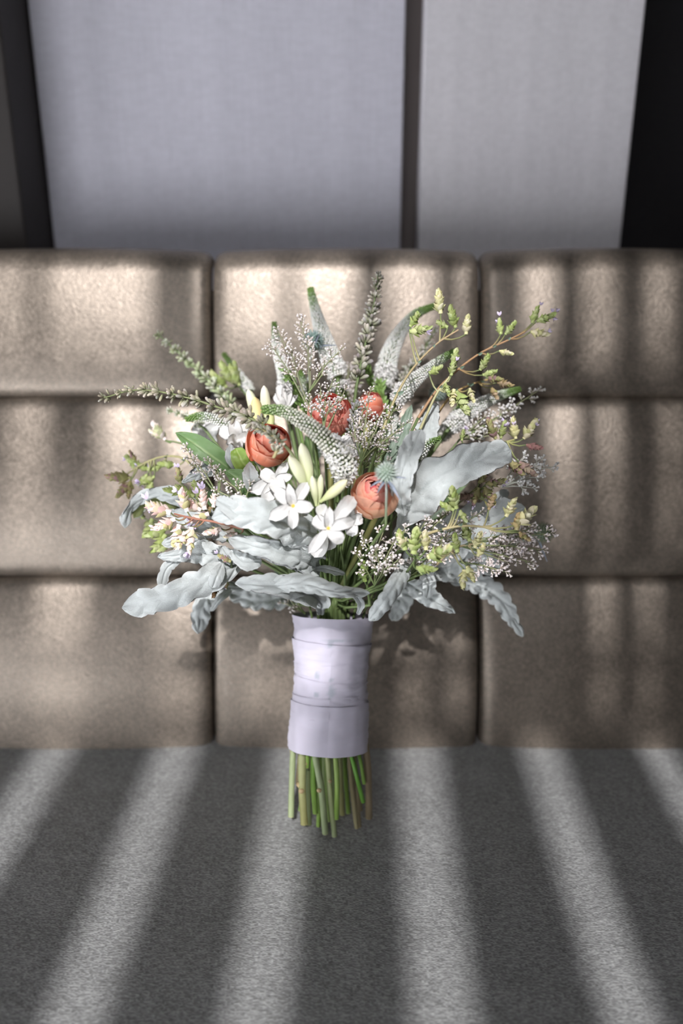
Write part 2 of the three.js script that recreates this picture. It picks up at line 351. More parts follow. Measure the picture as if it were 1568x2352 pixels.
const turnAbout = (dir, angle, open) => { const [a, b] = around(dir); return dir.clone().multiplyScalar(Math.cos(open)).addScaledVector(a, Math.sin(open) * Math.cos(angle)).addScaledVector(b, Math.sin(open) * Math.sin(angle)); };
const vary = (c, k = 0.12) => { const f = 1 + spread(k); return new THREE.Color(c.r * f * (1 + spread(k * 0.3)), c.g * f, c.b * f * (1 + spread(k * 0.3))); };
const pick = (list) => list[Math.floor(rnd() * list.length)];

// leaf or petal blades: a spine with a width to either side (pixels of the photograph), bent across, thickened
const profileAt = (list, u) => { const x = clamp(u, 0, 1) * (list.length - 1), i = Math.min(list.length - 2, Math.floor(x)); return lerp(list[i], list[i + 1], x - i); };
function blade(out, o) {
  const cv = curve(o.spine), nu = o.nu || 34, nv = o.nv || 12, th = o.thick || 0.0007, top = [], rows = nv + 1, seed = rnd() * 50;
  const amp = o.ruffle || 0, freq = o.freq || 4, ser = o.serrate || 0, teeth = o.teeth || 14;
  for (let j = 0; j <= nu; j++) {
    const u = j / nu, q = cv.getPointAt(u), t = cv.getTangentAt(u), mp = perPixel(q);
    let n = EYE.clone().sub(q); if (o.face) n = o.face.clone(); n.addScaledVector(t, -n.dot(t)).normalize();
    const roll = (Array.isArray(o.roll) ? profileAt(o.roll, u) : (o.roll || 0)) * Math.PI / 180;
    n.applyAxisAngle(t, roll);
    const b = V().crossVectors(n, t).normalize();                   // the blade's side that lies to the left as seen along the spine
    const end = Math.sqrt(clamp((1 - u) / (o.tip || 0.06), 0, 1)) * Math.sqrt(clamp((u + 0.004) / 0.03, 0, 1));
    const cup = Array.isArray(o.cup) ? profileAt(o.cup, u) : (o.cup || 0), curl = Array.isArray(o.curl) ? profileAt(o.curl, u) : (o.curl || 0);
    for (let i = 0; i < rows; i++) {
      const v = i / nv * 2 - 1, side = v < 0 ? -1 : 1, av = Math.abs(v);
      const tri = Math.abs(((u * teeth + (side > 0 ? 0.3 : 0)) % 1) - 0.5) * 2, W = profileAt(side > 0 ? o.wl : o.wr, u) * mp * end * (1 - ser * tri * tri + (o.wobble || 0) * noise(u * 7 + seed, side * 3, seed));
      let x = 0, z = 0; const steps = 7;
      for (let k = 0; k < steps; k++) { const s = (k + 0.5) / steps * av, phi = cup * s + curl * Math.pow(s, 4); x += Math.cos(phi) * av / steps; z += Math.sin(phi) * av / steps; }
      const edge = av * av;
      let lift = z * W + amp * edge * (Math.sin(u * freq * 6.2832 + side * 1.3 + seed) + 0.6 * noise(u * freq * 2.3, v * 2, seed)) * end;
      lift += (o.lump ?? 0.0009) * noise(u * 9, v * 3, seed) * end - (o.groove ?? 0.0007) * Math.exp(-v * v / 0.012) * end;
      if (o.veins) lift -= o.veins * end * Math.exp(-Math.pow((((u * 7 - av * 0.9) % 1 + 1) % 1 - 0.5) / 0.16, 2)) * smooth(0.05, 0.3, av);
      top.push(q.clone().addScaledVector(b, side * x * W).addScaledVector(n, lift));
    }
  }
  const g = new THREE.BufferGeometry(), flat = [], idx = [];
  top.forEach((v) => flat.push(v.x, v.y, v.z));
  for (let j = 0; j < nu; j++) for (let i = 0; i < nv; i++) { const a = j * rows + i, b = a + rows; idx.push(a, b, b + 1, a, b + 1, a + 1); }
  g.setAttribute('position', new THREE.Float32BufferAttribute(flat, 3)); g.setIndex(idx); g.computeVertexNormals();
  const nn = g.attributes.normal, base = out.p.length / 3, c = new THREE.Color(), N = top.length, len = cv.getLength();
  for (const sgn of [1, -1]) top.forEach((v, k) => {
    const u = Math.floor(k / rows) / nu, s = (k % rows) / nv * 2 - 1, f = 1 + 0.10 * noise(v.x * 120, v.y * 120, v.z * 120) + 0.08 * noise(v.x * 420, v.y * 420, v.z * 420);
    out.p.push(v.x + sgn * nn.getX(k) * th / 2, v.y + sgn * nn.getY(k) * th / 2, v.z + sgn * nn.getZ(k) * th / 2);
    out.n.push(sgn * nn.getX(k), sgn * nn.getY(k), sgn * nn.getZ(k));
    c.copy(sgn > 0 ? o.colour : (o.under || o.colour)); if (o.colour2 && sgn > 0) c.lerp(o.colour2, u);
    if (o.rib) c.lerp(o.rib, 0.7 * Math.exp(-s * s / 0.006));
    if (o.margin) c.lerp(o.margin, smooth(0.78, 0.97, Math.abs(s)));
    out.c.push(c.r * f, c.g * f, c.b * f); out.u.push(u * len, s * 0.02);
  });
  for (let k = 0; k < idx.length; k += 3) { out.i.push(base + idx[k], base + idx[k + 1], base + idx[k + 2]); out.i.push(base + N + idx[k], base + N + idx[k + 2], base + N + idx[k + 1]); }
  const rim = []; for (let i = 0; i < rows; i++) rim.push(i); for (let j = 1; j <= nu; j++) rim.push(j * rows + nv); for (let i = nv - 1; i >= 0; i--) rim.push(nu * rows + i); for (let j = nu - 1; j > 0; j--) rim.push(j * rows);
  rim.forEach((a, k) => { const b = rim[(k + 1) % rim.length]; out.i.push(base + a, base + b, base + N + b, base + a, base + N + b, base + N + a); });
  return out;
}

// ---------------------------------------------------------------- the bouquet: materials
const felt = greyMap(256, (x, y, s) => 0.5 * tileFelt(x / s, y / s) + 0.5 * tileFeltB(x / s, y / s), 1 / 0.02);
function tileFelt(u, v) { tileFelt.f ??= tileNoise(31, 120); return tileFelt.f(u, v); }
function tileFeltB(u, v) { tileFeltB.f ??= tileNoise(32, 40); return tileFeltB.f(u, v); }
const plantMat = (o) => new THREE.MeshPhysicalMaterial({ vertexColors: true, side: THREE.DoubleSide, roughness: 0.7, ...o });
const M = {
  felt: plantMat({ roughness: 0.95, sheen: 0.35, sheenColor: rgb(0.9, 0.95, 1), sheenRoughness: 0.6, bumpMap: felt, bumpScale: 0.0003 }),
  leaf: plantMat({ roughness: 0.5 }), stem: plantMat({ roughness: 0.55 }), bract: plantMat({ roughness: 0.65 }), tiny: plantMat({ roughness: 0.8 }),
  petal: plantMat({ roughness: 0.9, transmission: 0.35 }), silk: plantMat({ roughness: 0.5 }),
};
const C = {
  silver: rgb(0.57, 0.61, 0.60), olive: rgb(0.24, 0.27, 0.10), sage: rgb(0.20, 0.265, 0.20),
  white: rgb(0.74, 0.735, 0.715), cream: rgb(0.80, 0.77, 0.60), lime: rgb(0.50, 0.56, 0.20), green: rgb(0.16, 0.27, 0.055), foliage: rgb(0.13, 0.225, 0.085),
  stem: rgb(0.14, 0.20, 0.07), straw: rgb(0.46, 0.40, 0.20), rust: rgb(0.30, 0.15, 0.08), mauve: rgb(0.34, 0.29, 0.28), dust: rgb(0.50, 0.465, 0.42), lilac: rgb(0.55, 0.45, 0.66),
  pink: rgb(0.88, 0.60, 0.57), blush: rgb(0.93, 0.80, 0.77), coral: rgb(0.96, 0.23, 0.14), peach: rgb(0.98, 0.52, 0.26), rose: rgb(0.86, 0.16, 0.17), salmon: rgb(0.96, 0.40, 0.31), gold: rgb(0.75, 0.52, 0.10), steel: rgb(0.24, 0.30, 0.36), brown: rgb(0.20, 0.12, 0.06),
};

// ---------------------------------------------------------------- the bouquet: kinds of flower, leaf and sprig
const bouquet = thing('bouquet', 'bridal bouquet of coral, white and silver foliage, tied with white ribbon, propped on the seat', 'bouquet');
const NECK = (k = 0) => at(764 + k * 62, 1440, -0.004 + spread(0.012));
const MOUTH = (k = 0) => at(764 + k * 70, 1385, spread(0.014));
function toNeck(p) {                                                // where a sprig's stem goes: down into the ribbon
  const k = clamp(p.x / 0.16, -1, 1) * 0.75;
  const m = MOUTH(k), mid = p.clone().lerp(m, 0.62); mid.x = lerp(p.x, m.x, 0.74); mid.z += 0.006;
  return [mid, m, NECK(k)];
}
function stalk(p, r, colour, name = 'stem', parent = bouquet) {
  return new Build().tube([p, ...toNeck(p)], r * 0.8, r, colour, vary(C.stem), 6, 0.01).mesh(name, M.stem, parent);
}
function spike(name, label, list, wide, o = {}) {                   // a tapering spike packed with round buds, green at its tip
  const pts = P(list), cv = curve(pts), len = cv.getLength(), mp = perPixel(pts[0]), R = wide / 2 * mp, last = pts[pts.length - 1];
  const core = new Build().tube(cv, (t) => R * lerp(0.16, 0.62, t) * (1 - 0.4 * smooth(0.82, 1, t)), 0, C.green, C.green, 8, 0.004);
  core.tube([last, ...toNeck(last)], 0.0016, 0.0018, C.stem, C.stem, 6, 0.012);
  const part = core.mesh(name, M.stem, bouquet); part.userData.label = label;
  const b = new Build(), fr = cv.computeFrenetFrames(60, false), pitch = (o.pitch || 6.4) * mp;
  let t = 0.01, k = 0;
  while (t < 1) {
    const r = R * lerp(0.22, 1, Math.pow(Math.min(1, t * 1.15), 0.75)) * (1 - 0.35 * smooth(0.82, 1, t)), j = Math.round(t * 60), q = cv.getPointAt(t), tan = fr.tangents[j];
    const n = Math.max(6, Math.round(6.2832 * r / (pitch * lerp(0.75, 1.25, t))));
    for (let s = 0; s < n; s++) {
      const a = (s + (k % 2) * 0.5) / n * 6.2832 + spread(0.08), out = fr.normals[j].clone().multiplyScalar(Math.cos(a)).addScaledVector(fr.binormals[j], Math.sin(a));
      const d = out.clone().addScaledVector(tan, -0.45 + 0.3 * t), size = pitch * lerp(0.75, 1.35, t) * (1 + spread(0.15)), white = smooth((o.green ?? 0.05) * 0.4 - 0.02, (o.green ?? 0.05) * 0.4 + 0.28, t + spread(0.06));
      const col = vary(C.green.clone().lerp(rgb(0.26, 0.40, 0.2), t).lerp(o.bud || rgb(0.86, 0.86, 0.83), white), 0.1);
      b.add(BEAD, pose(q.clone().addScaledVector(out, r * 0.58), d, size * (o.bead || 0.72), Math.max(size * 0.95, r * 0.44), size * (o.bead || 0.72)), rgb(0.12, 0.2, 0.06).lerp(col, o.foot ?? 0.5), col);
      if (t > (o.open ?? 0.8) && rnd() < 0.35) for (let m = 0; m < 4; m++) b.add(LIP, pose(q.clone().addScaledVector(out, r * 0.9), turnAbout(d.clone().normalize(), m * 1.57 + k, 0.9), size * 1.1), C.white, vary(C.white, 0.06));
    }
    t += pitch * lerp(0.66, 0.92, t) / len; k++;
  }
  const f = b.mesh('buds', M.tiny, part); f.userData.kind = 'stuff'; f.userData.label = o.budLabel || 'small round white buds';
  return part;
}
function whorls(name, label, list, n, size, o = {}) {               // a thin stem with spaced rings of little calyces
  const pts = P(list), cv = curve(pts), mp = perPixel(pts[0]), last = pts[pts.length - 1];
  const s = new Build().tube(cv, 0.0005, 0.0011, o.stem || C.stem, o.stem || C.stem, 6, 0.006);
  if (o.tail !== false) s.tube([last, ...toNeck(last)], 0.0012, 0.0015, C.stem, C.stem, 6, 0.012);
  const part = s.mesh(name, M.stem, bouquet); part.userData.label = label;
  for (let k = 0; k < n; k++) {
    const t = Math.pow((k + 0.3) / n, o.crowd || 1) * (o.until || 1), q = cv.getPointAt(t), tan = cv.getTangentAt(t).negate(), b = new Build(), S = size * mp * lerp(0.55, 1, Math.min(1, t * 1.8)) * (1 + spread(0.15)), m = 13 + Math.floor(rnd() * 5);
    for (let i = 0; i < m; i++) {
      const d = turnAbout(tan, i / m * 6.2832 + spread(0.5), 0.95 + spread(0.5)), c = vary(pick(o.colours || [C.dust, C.mauve, C.dust, rgb(0.42, 0.42, 0.30)]), 0.2);
      const foot = q.clone().addScaledVector(d, S * (0.10 + rnd() * 0.16)).addScaledVector(tan, spread(S * 0.26));
      b.add(BUD, pose(foot, d, S * 0.27, S * (0.46 + spread(0.1)), S * 0.27), vary(rgb(0.22, 0.24, 0.13)), c);
    }
    b.mesh('flower_whorl', M.tiny, part);
  }
  return part;
}
function flowerlets(b, from, to, S, count, pal) {                   // two rows of tiny papery cups along a twig
  const dir = to.clone().sub(from), len = dir.length(); dir.normalize();
  const toEye = EYE.clone().sub(from).normalize(), side = V().crossVectors(dir, toEye).normalize();
  for (let k = 0; k < count; k++) {
    const t = (k + 0.4) / count, q = from.clone().lerp(to, t), d = dir.clone().multiplyScalar(0.7).addScaledVector(side, (k % 2 ? 1 : -1) * (0.55 + spread(0.3))).addScaledVector(toEye, 0.35 + spread(0.5)).normalize();
    const s = S * (1 + spread(0.25));
    b.add(FLORET, pose(q, d, s * 0.75, s * 1.1, s * 0.75), vary(pal[0], 0.2), vary(pal[1], 0.08));
  }
  return len;
}
function spray(name, label, root, ends, o = {}) {                   // thin forked twigs carrying tiny papery flowers
  const r0 = at(...root), mp = perPixel(r0), S = (o.size || 7) * 1.15 * mp, twig = new Build(), b = new Build(), pal = o.pal || [rgb(0.32, 0.24, 0.16), rgb(0.80, 0.76, 0.75)];
  if (o.tail !== false) twig.tube([r0, ...toNeck(r0)], 0.0008, 0.001, C.stem, C.stem, 5, 0.014);
  for (const e of ends) {
    const p = at(...e), mid = r0.clone().lerp(p, 0.55); mid.y += 0.10 * p.distanceTo(r0) * (o.bow ?? 0.6); mid.x += spread(0.004);
    const cv = new THREE.CatmullRomCurve3([r0, mid, p]);
    twig.tube(cv, 0.0007, 0.00035, o.twig || C.stem, o.twig || rgb(0.35, 0.36, 0.2), 5, 0.008);
    const len = cv.getLength(), twigs = Math.max(3, Math.round(len / mp / (o.every || 18))), start = o.start ?? 0.42;
    for (let k = 0; k < twigs; k++) {
      const t = lerp(start, 1, k / Math.max(1, twigs - 1)), q = cv.getPointAt(Math.min(0.98, t)), tan = cv.getTangentAt(Math.min(0.98, t)), L = (o.twigLength || 26) * mp * (0.6 + rnd() * 0.6) * lerp(1.1, 0.7, t);
      const toEye = EYE.clone().sub(q).normalize(), side = V().crossVectors(tan, toEye).normalize();
      const d = k === twigs - 1 ? tan.clone() : tan.clone().multiplyScalar(0.7).addScaledVector(side, (k % 2 ? 1 : -1) * (0.7 + spread(0.35))).addScaledVector(toEye, spread(0.7)).addScaledVector(UNIT_Y, 0.15).normalize();
      const end = q.clone().addScaledVector(d, L);
      twig.tube(new THREE.LineCurve3(q, end), 0.0003, 0.0002, o.twig || C.stem, o.twig || C.stem, 4, 0.02);
      flowerlets(b, q.clone().lerp(end, 0.25), end, S, Math.max(3, Math.round(L / mp / (o.gap || 4.0))), pal);
    }
  }
  const part = twig.mesh(name, M.stem, bouquet); part.userData.label = label;
  const f = b.mesh('florets', M.tiny, part); f.userData.kind = 'stuff';
  return part;
}
const GREENISH = [rgb(0.40, 0.47, 0.18), rgb(0.48, 0.53, 0.26), rgb(0.34, 0.42, 0.13)], PINKISH = [C.blush, C.blush, C.pink, rgb(0.80, 0.72, 0.55), rgb(0.62, 0.58, 0.30)], BROWNISH = [rgb(0.36, 0.26, 0.13), rgb(0.30, 0.28, 0.10), rgb(0.42, 0.30, 0.2)], PURPLISH = [rgb(0.34, 0.33, 0.14), rgb(0.36, 0.20, 0.22), rgb(0.42, 0.36, 0.18)], CREAMY = [rgb(0.70, 0.66, 0.36), rgb(0.62, 0.60, 0.30), rgb(0.74, 0.68, 0.48)];
function bractHead(parent, pos, dir, L, W, palette, lilac) {         // hop-like head of overlapping cupped bracts
  const b = new Build(), rows = Math.max(3, Math.round(L / W * 2.9)); dir = dir.clone().normalize(); W *= 1.45; L *= 1.12;
  b.tube(new THREE.LineCurve3(pos, pos.clone().addScaledVector(dir, L * 0.8)), W * 0.16, W * 0.1, palette[0], palette[0], 5, 0.02);
  for (let r = 0; r < rows; r++) {
    const t = r / rows, q = pos.clone().addScaledVector(dir, L * t * 0.70), n = 5;
    for (let k = 0; k < n; k++) {
      const a = k / n * 6.2832 + (r % 2) * 0.785 + spread(0.15), d = turnAbout(dir, a, lerp(0.95, 0.32, t) + spread(0.14)), s = L * (rows > 4 ? 0.44 : 0.56) * lerp(1, 0.8, t) * (1 + spread(0.1));
      // the bract's hollow faces the axis
      const y = d.clone(), z = dir.clone().addScaledVector(y, -dir.dot(y)).normalize(), x = V().crossVectors(y, z);
      const m = new THREE.Matrix4().makeBasis(x.multiplyScalar(Math.min(s * 1.15, W * 1.35)), y.multiplyScalar(s), z.multiplyScalar(Math.min(s, W))); m.setPosition(q.addScaledVector(d, W * 0.05));
      const c = vary(pick(palette), 0.14); b.add(BRACT, m, c.clone().lerp(C.lime, 0.2), c);
    }
  }
  if (lilac) for (let k = 0; k < lilac; k++) { const d = turnAbout(dir, rnd() * 6.28, 0.35 + rnd() * 0.7), q = pos.clone().addScaledVector(dir, L * (0.5 + rnd() * 0.4)); for (let m = 0; m < 3; m++) b.add(LIP, pose(q.clone().addScaledVector(d, W * 0.35), turnAbout(d, m * 2.1, 0.5), W * 0.36), C.lilac, vary(rgb(0.68, 0.6, 0.76), 0.1)); }
  return b.mesh('bract_head', M.bract, parent);
}
function oregano(name, label, list, heads, o = {}) {                // list: the stem from the bouquet outwards; heads: [px, py, w, direction in degrees, length, width, palette, lilac]
  const pts = P(list), cv = curve(pts), mp = perPixel(pts[0]), s = new Build();
  s.tube(cv, 0.0011, 0.0006, o.stem || rgb(0.42, 0.40, 0.20), o.stemTip || o.stem || rgb(0.45, 0.30, 0.2), 6, 0.006);
  if (o.tail !== false) s.tube([pts[0], ...toNeck(pts[0])], 0.0011, 0.0014, C.stem, C.stem, 6, 0.012);
  const ends = heads.map((h) => at(h[0], h[1], h[2]));
  ends.forEach((e) => { let best = 0, bd = 9; for (let k = 0; k <= 30; k++) { const d = cv.getPointAt(k / 30).distanceTo(e); if (d + (1 - k / 30) * 0.004 < bd) { bd = d + (1 - k / 30) * 0.004; best = k / 30; } }
    const q = cv.getPointAt(Math.max(0, best - 0.12)), mid = q.clone().lerp(e, 0.5).addScaledVector(UNIT_Y, -0.002); s.tube([q, mid, e], 0.0007, 0.0005, o.stem || C.straw, C.stem, 5, 0.008); });
  const part = s.mesh(name, M.stem, bouquet); part.userData.label = label;
  heads.forEach((h, k) => {
    const a = h[3] * Math.PI / 180, dir = V(Math.cos(a), 0, 0).addScaledVector(UPWARD, Math.sin(a)).addScaledVector(FORWARD, -0.15 + spread(0.2));
    bractHead(part, ends[k], dir, h[4] * mp, h[5] * mp, h[6] || GREENISH, h[7] || 0);
  });
  for (const [t, size] of o.leaves || []) {
    const q = cv.getPointAt(t), tan = cv.getTangentAt(t);
    for (const sgn of [-1, 1]) { const d = turnAbout(tan, sgn * 1.57 + 1.2 + spread(0.4), 0.9); new Build().add(LEAFLET, pose(q, d, size * mp * 0.9, size * mp, size * mp), vary(C.sage), vary(rgb(0.17, 0.26, 0.18))).mesh('leaflet', M.leaf, part); }
  }
  return part;
}
function ranunculus(name, label, px, py, w, R, aim, o = {}) {       // cup of many overlapping round petals
  const c = at(px, py, w), mp = perPixel(c), r = R * mp; aim = aim.clone().normalize();
  const base = c.clone().addScaledVector(aim, -r * 0.95);
  const s = new Build().tube([base.clone().addScaledVector(aim, r * 0.1), base.clone().addScaledVector(aim, -r * 0.3), ...toNeck(base).slice(1)], 0.0022, 0.002, rgb(0.45, 0.42, 0.14), C.stem, 7, 0.01);
  const part = s.mesh(name, M.stem, bouquet); part.userData.label = label;
  const [ax, ay] = around(aim), layers = o.layers || 6, inner = o.inner || C.rose, outer = o.outer || C.peach, midc = o.mid || C.coral;
  for (let l = 0; l < layers; l++) {
    const f = l / (layers - 1), n = 4 + (l > 1 ? 1 : 0) + (f === 1 ? -1 : 0), rr = r * lerp(0.56, 1, f);
    for (let k = 0; k < n; k++) {
      const phi0 = k / n * 6.2832 + l * 0.71 + spread(0.25), open = lerp(2.95, o.open || 1.75, Math.pow(f, 1.1)) + spread(0.2) * f, half = lerp(1.05, 0.82, f) + spread(0.08), off = 1 + spread(0.08), b = new Build(), nu = 12, nv = 10, seed = rnd() * 40;
      const col = (f < 0.5 ? inner.clone().lerp(midc, f * 2) : midc.clone().lerp(outer, (f - 0.5) * 2)); const tone = vary(col, 0.16), tone2 = tone.clone().lerp(f < 0.55 && rnd() < 0.5 ? C.salmon : (o.tip || C.peach), 0.25 + rnd() * 0.35);
      const p = [], nn = [];
      for (let j = 0; j <= nu; j++) for (let i = 0; i <= nv; i++) {
        const v = i / nv * 2 - 1, u = j / nu, reach = open * (1 - 0.16 * v * v - 0.04 * Math.abs(noise(v * 3 + seed, 1, seed))), th = u * reach, ph = phi0 + v * half * (0.55 + 0.45 * Math.sin(Math.min(u * 2.2, 1.57)));
        const wav = off - 0.03 * v * v * u + 0.035 * u * noise(v * 2 + seed, u * 2, seed) + (o.flare || 0.0) * u * u * f + 0.045 * spreadOf(k + l * 1.7) * u;
        const x = Math.sin(th), y = -Math.cos(th) * (o.tall || 1.08);
        p.push(c.clone().addScaledVector(ax, Math.cos(ph) * x * rr * wav).addScaledVector(ay, Math.sin(ph) * x * rr * wav).addScaledVector(aim, y * rr * wav + (1 - rr / r) * r * 0.55));
        nn.push(u, v);
      }
      const q0 = b.p.length; p.forEach((q, m) => { b.p.push(q.x, q.y, q.z); const u = nn[m * 2], kk = tone.clone().lerp(tone2, u * u).lerp(o.rim || rgb(0.95, 0.62, 0.48), 0.55 * smooth(0.86, 1, u)).multiplyScalar(1 + 0.10 * noise(nn[m * 2 + 1] * 9 + seed, u * 1.5, seed)); b.c.push(kk.r, kk.g, kk.b); b.u.push(u, nn[m * 2 + 1]); });
      for (let j = 0; j < nu; j++) for (let i = 0; i < nv; i++) { const a = j * (nv + 1) + i, d = a + nv + 1; b.i.push(a, a + 1, d + 1, a, d + 1, d); }
      b.mesh('petal', M.petal, part, true);
    }
  }
  new Build().add(BEAD, pose(c.clone().addScaledVector(aim, -r * 0.62), aim, r * 0.95, r * 1.22, r * 0.95), inner, inner).mesh('flower_heart', M.petal, part);
  for (let k = 0; k < 5; k++) { const d = turnAbout(aim, k * 1.257 + 0.4, 1.35), b = new Build(); b.add(LEAFLET, pose(base.clone().addScaledVector(aim, r * 0.02), d, r * 0.5, r * 0.75, r * 0.6), C.lime, vary(rgb(0.52, 0.46, 0.18))); b.mesh('sepal', M.leaf, part); }
  return part;
}
function spreadOf(k) { return Math.sin(k * 12.9898) ; }
function star(name, label, px, py, w, tips, o = {}) {               // waxy white star flower: petals by where their tips reach [px, py, w, width]
  const c = at(px, py, w), mp = perPixel(c), back = at(px + (o.back?.[0] ?? 10), py + (o.back?.[1] ?? 30), w - 0.03);
  const s = new Build().tube([c.clone().lerp(EYE, -0.004), back], (t) => lerp(0.0034, 0.0022, t), 0, rgb(0.72, 0.74, 0.55), rgb(0.5, 0.55, 0.28), 8, 0.004);
  if (o.tail !== false) s.tube([back, ...toNeck(back).slice(1)], 0.0016, 0.0018, C.stem, C.stem, 6, 0.014);
  const part = s.mesh(name, M.silk, bouquet); part.userData.label = label;
  for (const [tx, ty, tw, wide, bend] of tips) {
    const e = at(tx, ty, tw), mid = c.clone().lerp(e, 0.55).addScaledVector(EYE.clone().sub(c).normalize(), (bend ?? 0.004));
    const b = blade(new Build(), { spine: [c, mid, e], wl: [0.32, 0.66, 0.95, 1, 0.8, 0.36].map((k) => k * wide * 0.52), wr: [0.32, 0.66, 0.95, 1, 0.8, 0.36].map((k) => k * wide * 0.52), nu: 14, nv: 8, cup: (o.cup ?? 0.8), thick: 0.0011, tip: 0.2, lump: 0.0006, groove: 0.0005, colour: o.colour || C.white, under: o.colour || C.white });
    b.mesh('petal', M.silk, part);
  }
  if (o.heart !== false) { const b = new Build(), f = EYE.clone().sub(c).normalize(); for (let k = 0; k < 6; k++) { const d = turnAbout(f, k * 1.05, 0.5); b.add(BEAD, pose(c.clone().addScaledVector(f, 0.0008), d, 0.0011, 0.0021, 0.0011), C.gold, C.gold); } b.mesh('stamens', M.tiny, part).userData.label = 'small yellow centre'; }
  return part;
}
function longBud(name, label, list, wide, o = {}) {                 // long waxy closed bud
  const pts = P(list), cv = curve(pts), mp = perPixel(pts[0]), R = wide / 2 * mp;
  const b = new Build().tube(cv, (t) => R * (t < 0.55 ? lerp(0.34, 1, smooth(0, 0.55, t)) : Math.sqrt(Math.max(0.02, 1 - Math.pow((t - 0.55) / 0.452, 2.4)))), 0, o.foot || rgb(0.50, 0.57, 0.26), o.tip || rgb(0.80, 0.79, 0.60), 10, 0.0022);
  for (let k = 0; k < b.p.length; k += 3) { const f = 1 + 0.10 * noise(b.p[k] * 300, b.p[k + 1] * 60, b.p[k + 2] * 300); for (let j = 0; j < 3; j++) b.c[k + j] *= f; }
  const part = b.mesh(name, M.silk, bouquet); part.userData.label = label;
  if (o.tail) { const q = pts[0]; new Build().tube([q, ...toNeck(q).slice(1)], 0.0014, 0.0016, C.stem, C.stem, 6, 0.012).mesh('bud_stalk', M.stem, part); }
  return part;
}
function leaf(name, label, lobes, material = M.felt) {              // several lobes make one leaf
  const b = new Build(); for (const l of lobes) blade(b, l);
  const part = b.mesh(name, material, bouquet); part.userData.label = label; return part;
}
function thistle(name, label, px, py, w, R, o = {}) {
  const c = at(px, py, w), mp = perPixel(c), r = R * mp, foot = o.foot ? at(...o.foot) : c.clone().addScaledVector(UPWARD, -0.03);
  const up = c.clone().sub(foot).normalize();
  const s = new Build().tube([c.clone().addScaledVector(up, -r), c.clone().lerp(foot, 0.5), foot], 0.0008, 0.0009, o.stemColour || rgb(0.40, 0.41, 0.40), o.stemColour || C.stem, 7, 0.006);
  s.tube([foot, ...toNeck(foot).slice(1)], 0.0012, 0.0014, C.stem, C.stem, 6, 0.014);
  const part = s.mesh(name, M.stem, bouquet); part.userData.label = label;
  const b = new Build().add(BEAD, pose(c.clone().addScaledVector(up, -r * 1.05), up, r * 1.9, r * 2.1, r * 1.9), C.sage, o.core || rgb(0.2, 0.27, 0.2)), n = 95;
  for (let k = 0; k < n; k++) { const z = 1 - 1.7 * (k + 0.5) / n, a = k * 2.39996, d = turnAbout(up, a, Math.acos(z)); b.add(SPINE, pose(c.clone().addScaledVector(d, r * 0.72), d, r * 0.30, r * (0.62 + rnd() * 0.2), r * 0.30), vary(o.core || rgb(0.22, 0.3, 0.24)), vary(o.spike || rgb(0.62, 0.68, 0.62))); }
  b.mesh('flower_head', M.tiny, part);
  for (const [tx, ty, tw, wide] of o.bracts || []) { const e = at(tx, ty, tw), q = c.clone().addScaledVector(up, -r * 0.8); blade(new Build(), { spine: [q, q.clone().lerp(e, 0.5).addScaledVector(UNIT_Y, 0.001), e], wl: [0.7, 1, 0.85, 0.5, 0.05].map((k) => k * wide / 2), wr: [0.7, 1, 0.85, 0.5, 0.05].map((k) => k * wide / 2), nu: 10, nv: 4, thick: 0.0006, cup: 0.7, lump: 0, colour: C.steel, colour2: rgb(0.46, 0.50, 0.60), under: C.steel }).mesh('spiny_bract', M.leaf, part); }
  return part;
}

// ---------------------------------------------------------------- the bouquet: cut stems and ribbon
function cutStem(list, wide, colour, colour2, nodes = []) {
  list = list.map(([x, y, w]) => [x, y, y < 1770 ? Math.min(w, 0.7 * 0.026 * Math.sqrt(Math.max(0.1, 1 - ((x - 755) / 89) ** 2)) - 0.002 - (y < 1650 ? 0.006 : 0)) : w]);
  const pts = P(list), mp = perPixel(pts[0]), b = new Build().tube(curve(pts), (t) => wide / 2 * mp * (0.95 + 0.1 * noise(t * 6, wide, 2)), 0, vary(colour, 0.08), vary(colour2 || colour, 0.08), 9, 0.004);
  for (let k = 0; k < b.p.length; k += 3) { const f = 1 + 0.16 * noise(b.p[k] * 500, b.p[k + 1] * 70, b.p[k + 2] * 500); for (let j = 0; j < 3; j++) b.c[k + j] *= f; }
  const cv = curve(pts);
  for (const t of nodes) { const q = cv.getPointAt(t), d = turnAbout(cv.getTangentAt(t), rnd() * 6, 1.2); b.add(BEAD, pose(q, d.addScaledVector(TILT_N, 0.8), wide * 0.8 * mp, wide * 0.8 * mp, wide * 0.7 * mp), vary(C.straw), vary(rgb(0.4, 0.3, 0.16))); }
  const part = b.mesh('cut_stem', M.stem, bouquet);
  const e = pts[0], d = pts[0].clone().sub(pts[1]).normalize();       // pale woody cut face
  new Build().add(BEAD, pose(e.clone().addScaledVector(d, -wide * 0.3 * mp), d, wide * 0.98 * mp, wide * 0.42 * mp, wide * 0.98 * mp), rgb(0.5, 0.42, 0.22), rgb(0.58, 0.46, 0.26)).mesh('cut_end', M.stem, part).userData.label = 'pale cut end';
}
const pale = rgb(0.30, 0.36, 0.19), oliveStem = rgb(0.30, 0.29, 0.11), bright = rgb(0.20, 0.33, 0.06), woody = rgb(0.22, 0.17, 0.10), vivid = rgb(0.10, 0.26, 0.03);
cutStem([[668, 1876, 0.004], [670, 1800, 0.004], [676, 1700, 0.008], [700, 1600, 0.01]], 15, pale, pale, [0.52]);
cutStem([[699, 1893, 0.014], [694, 1810, 0.016], [697, 1700, 0.018], [715, 1600, 0.016]], 19, oliveStem, pale, [0.27, 0.3]);
cutStem([[704, 1763, 0.026], [707, 1715, 0.026], [720, 1600, 0.02]], 12, bright, bright, [0.05]);
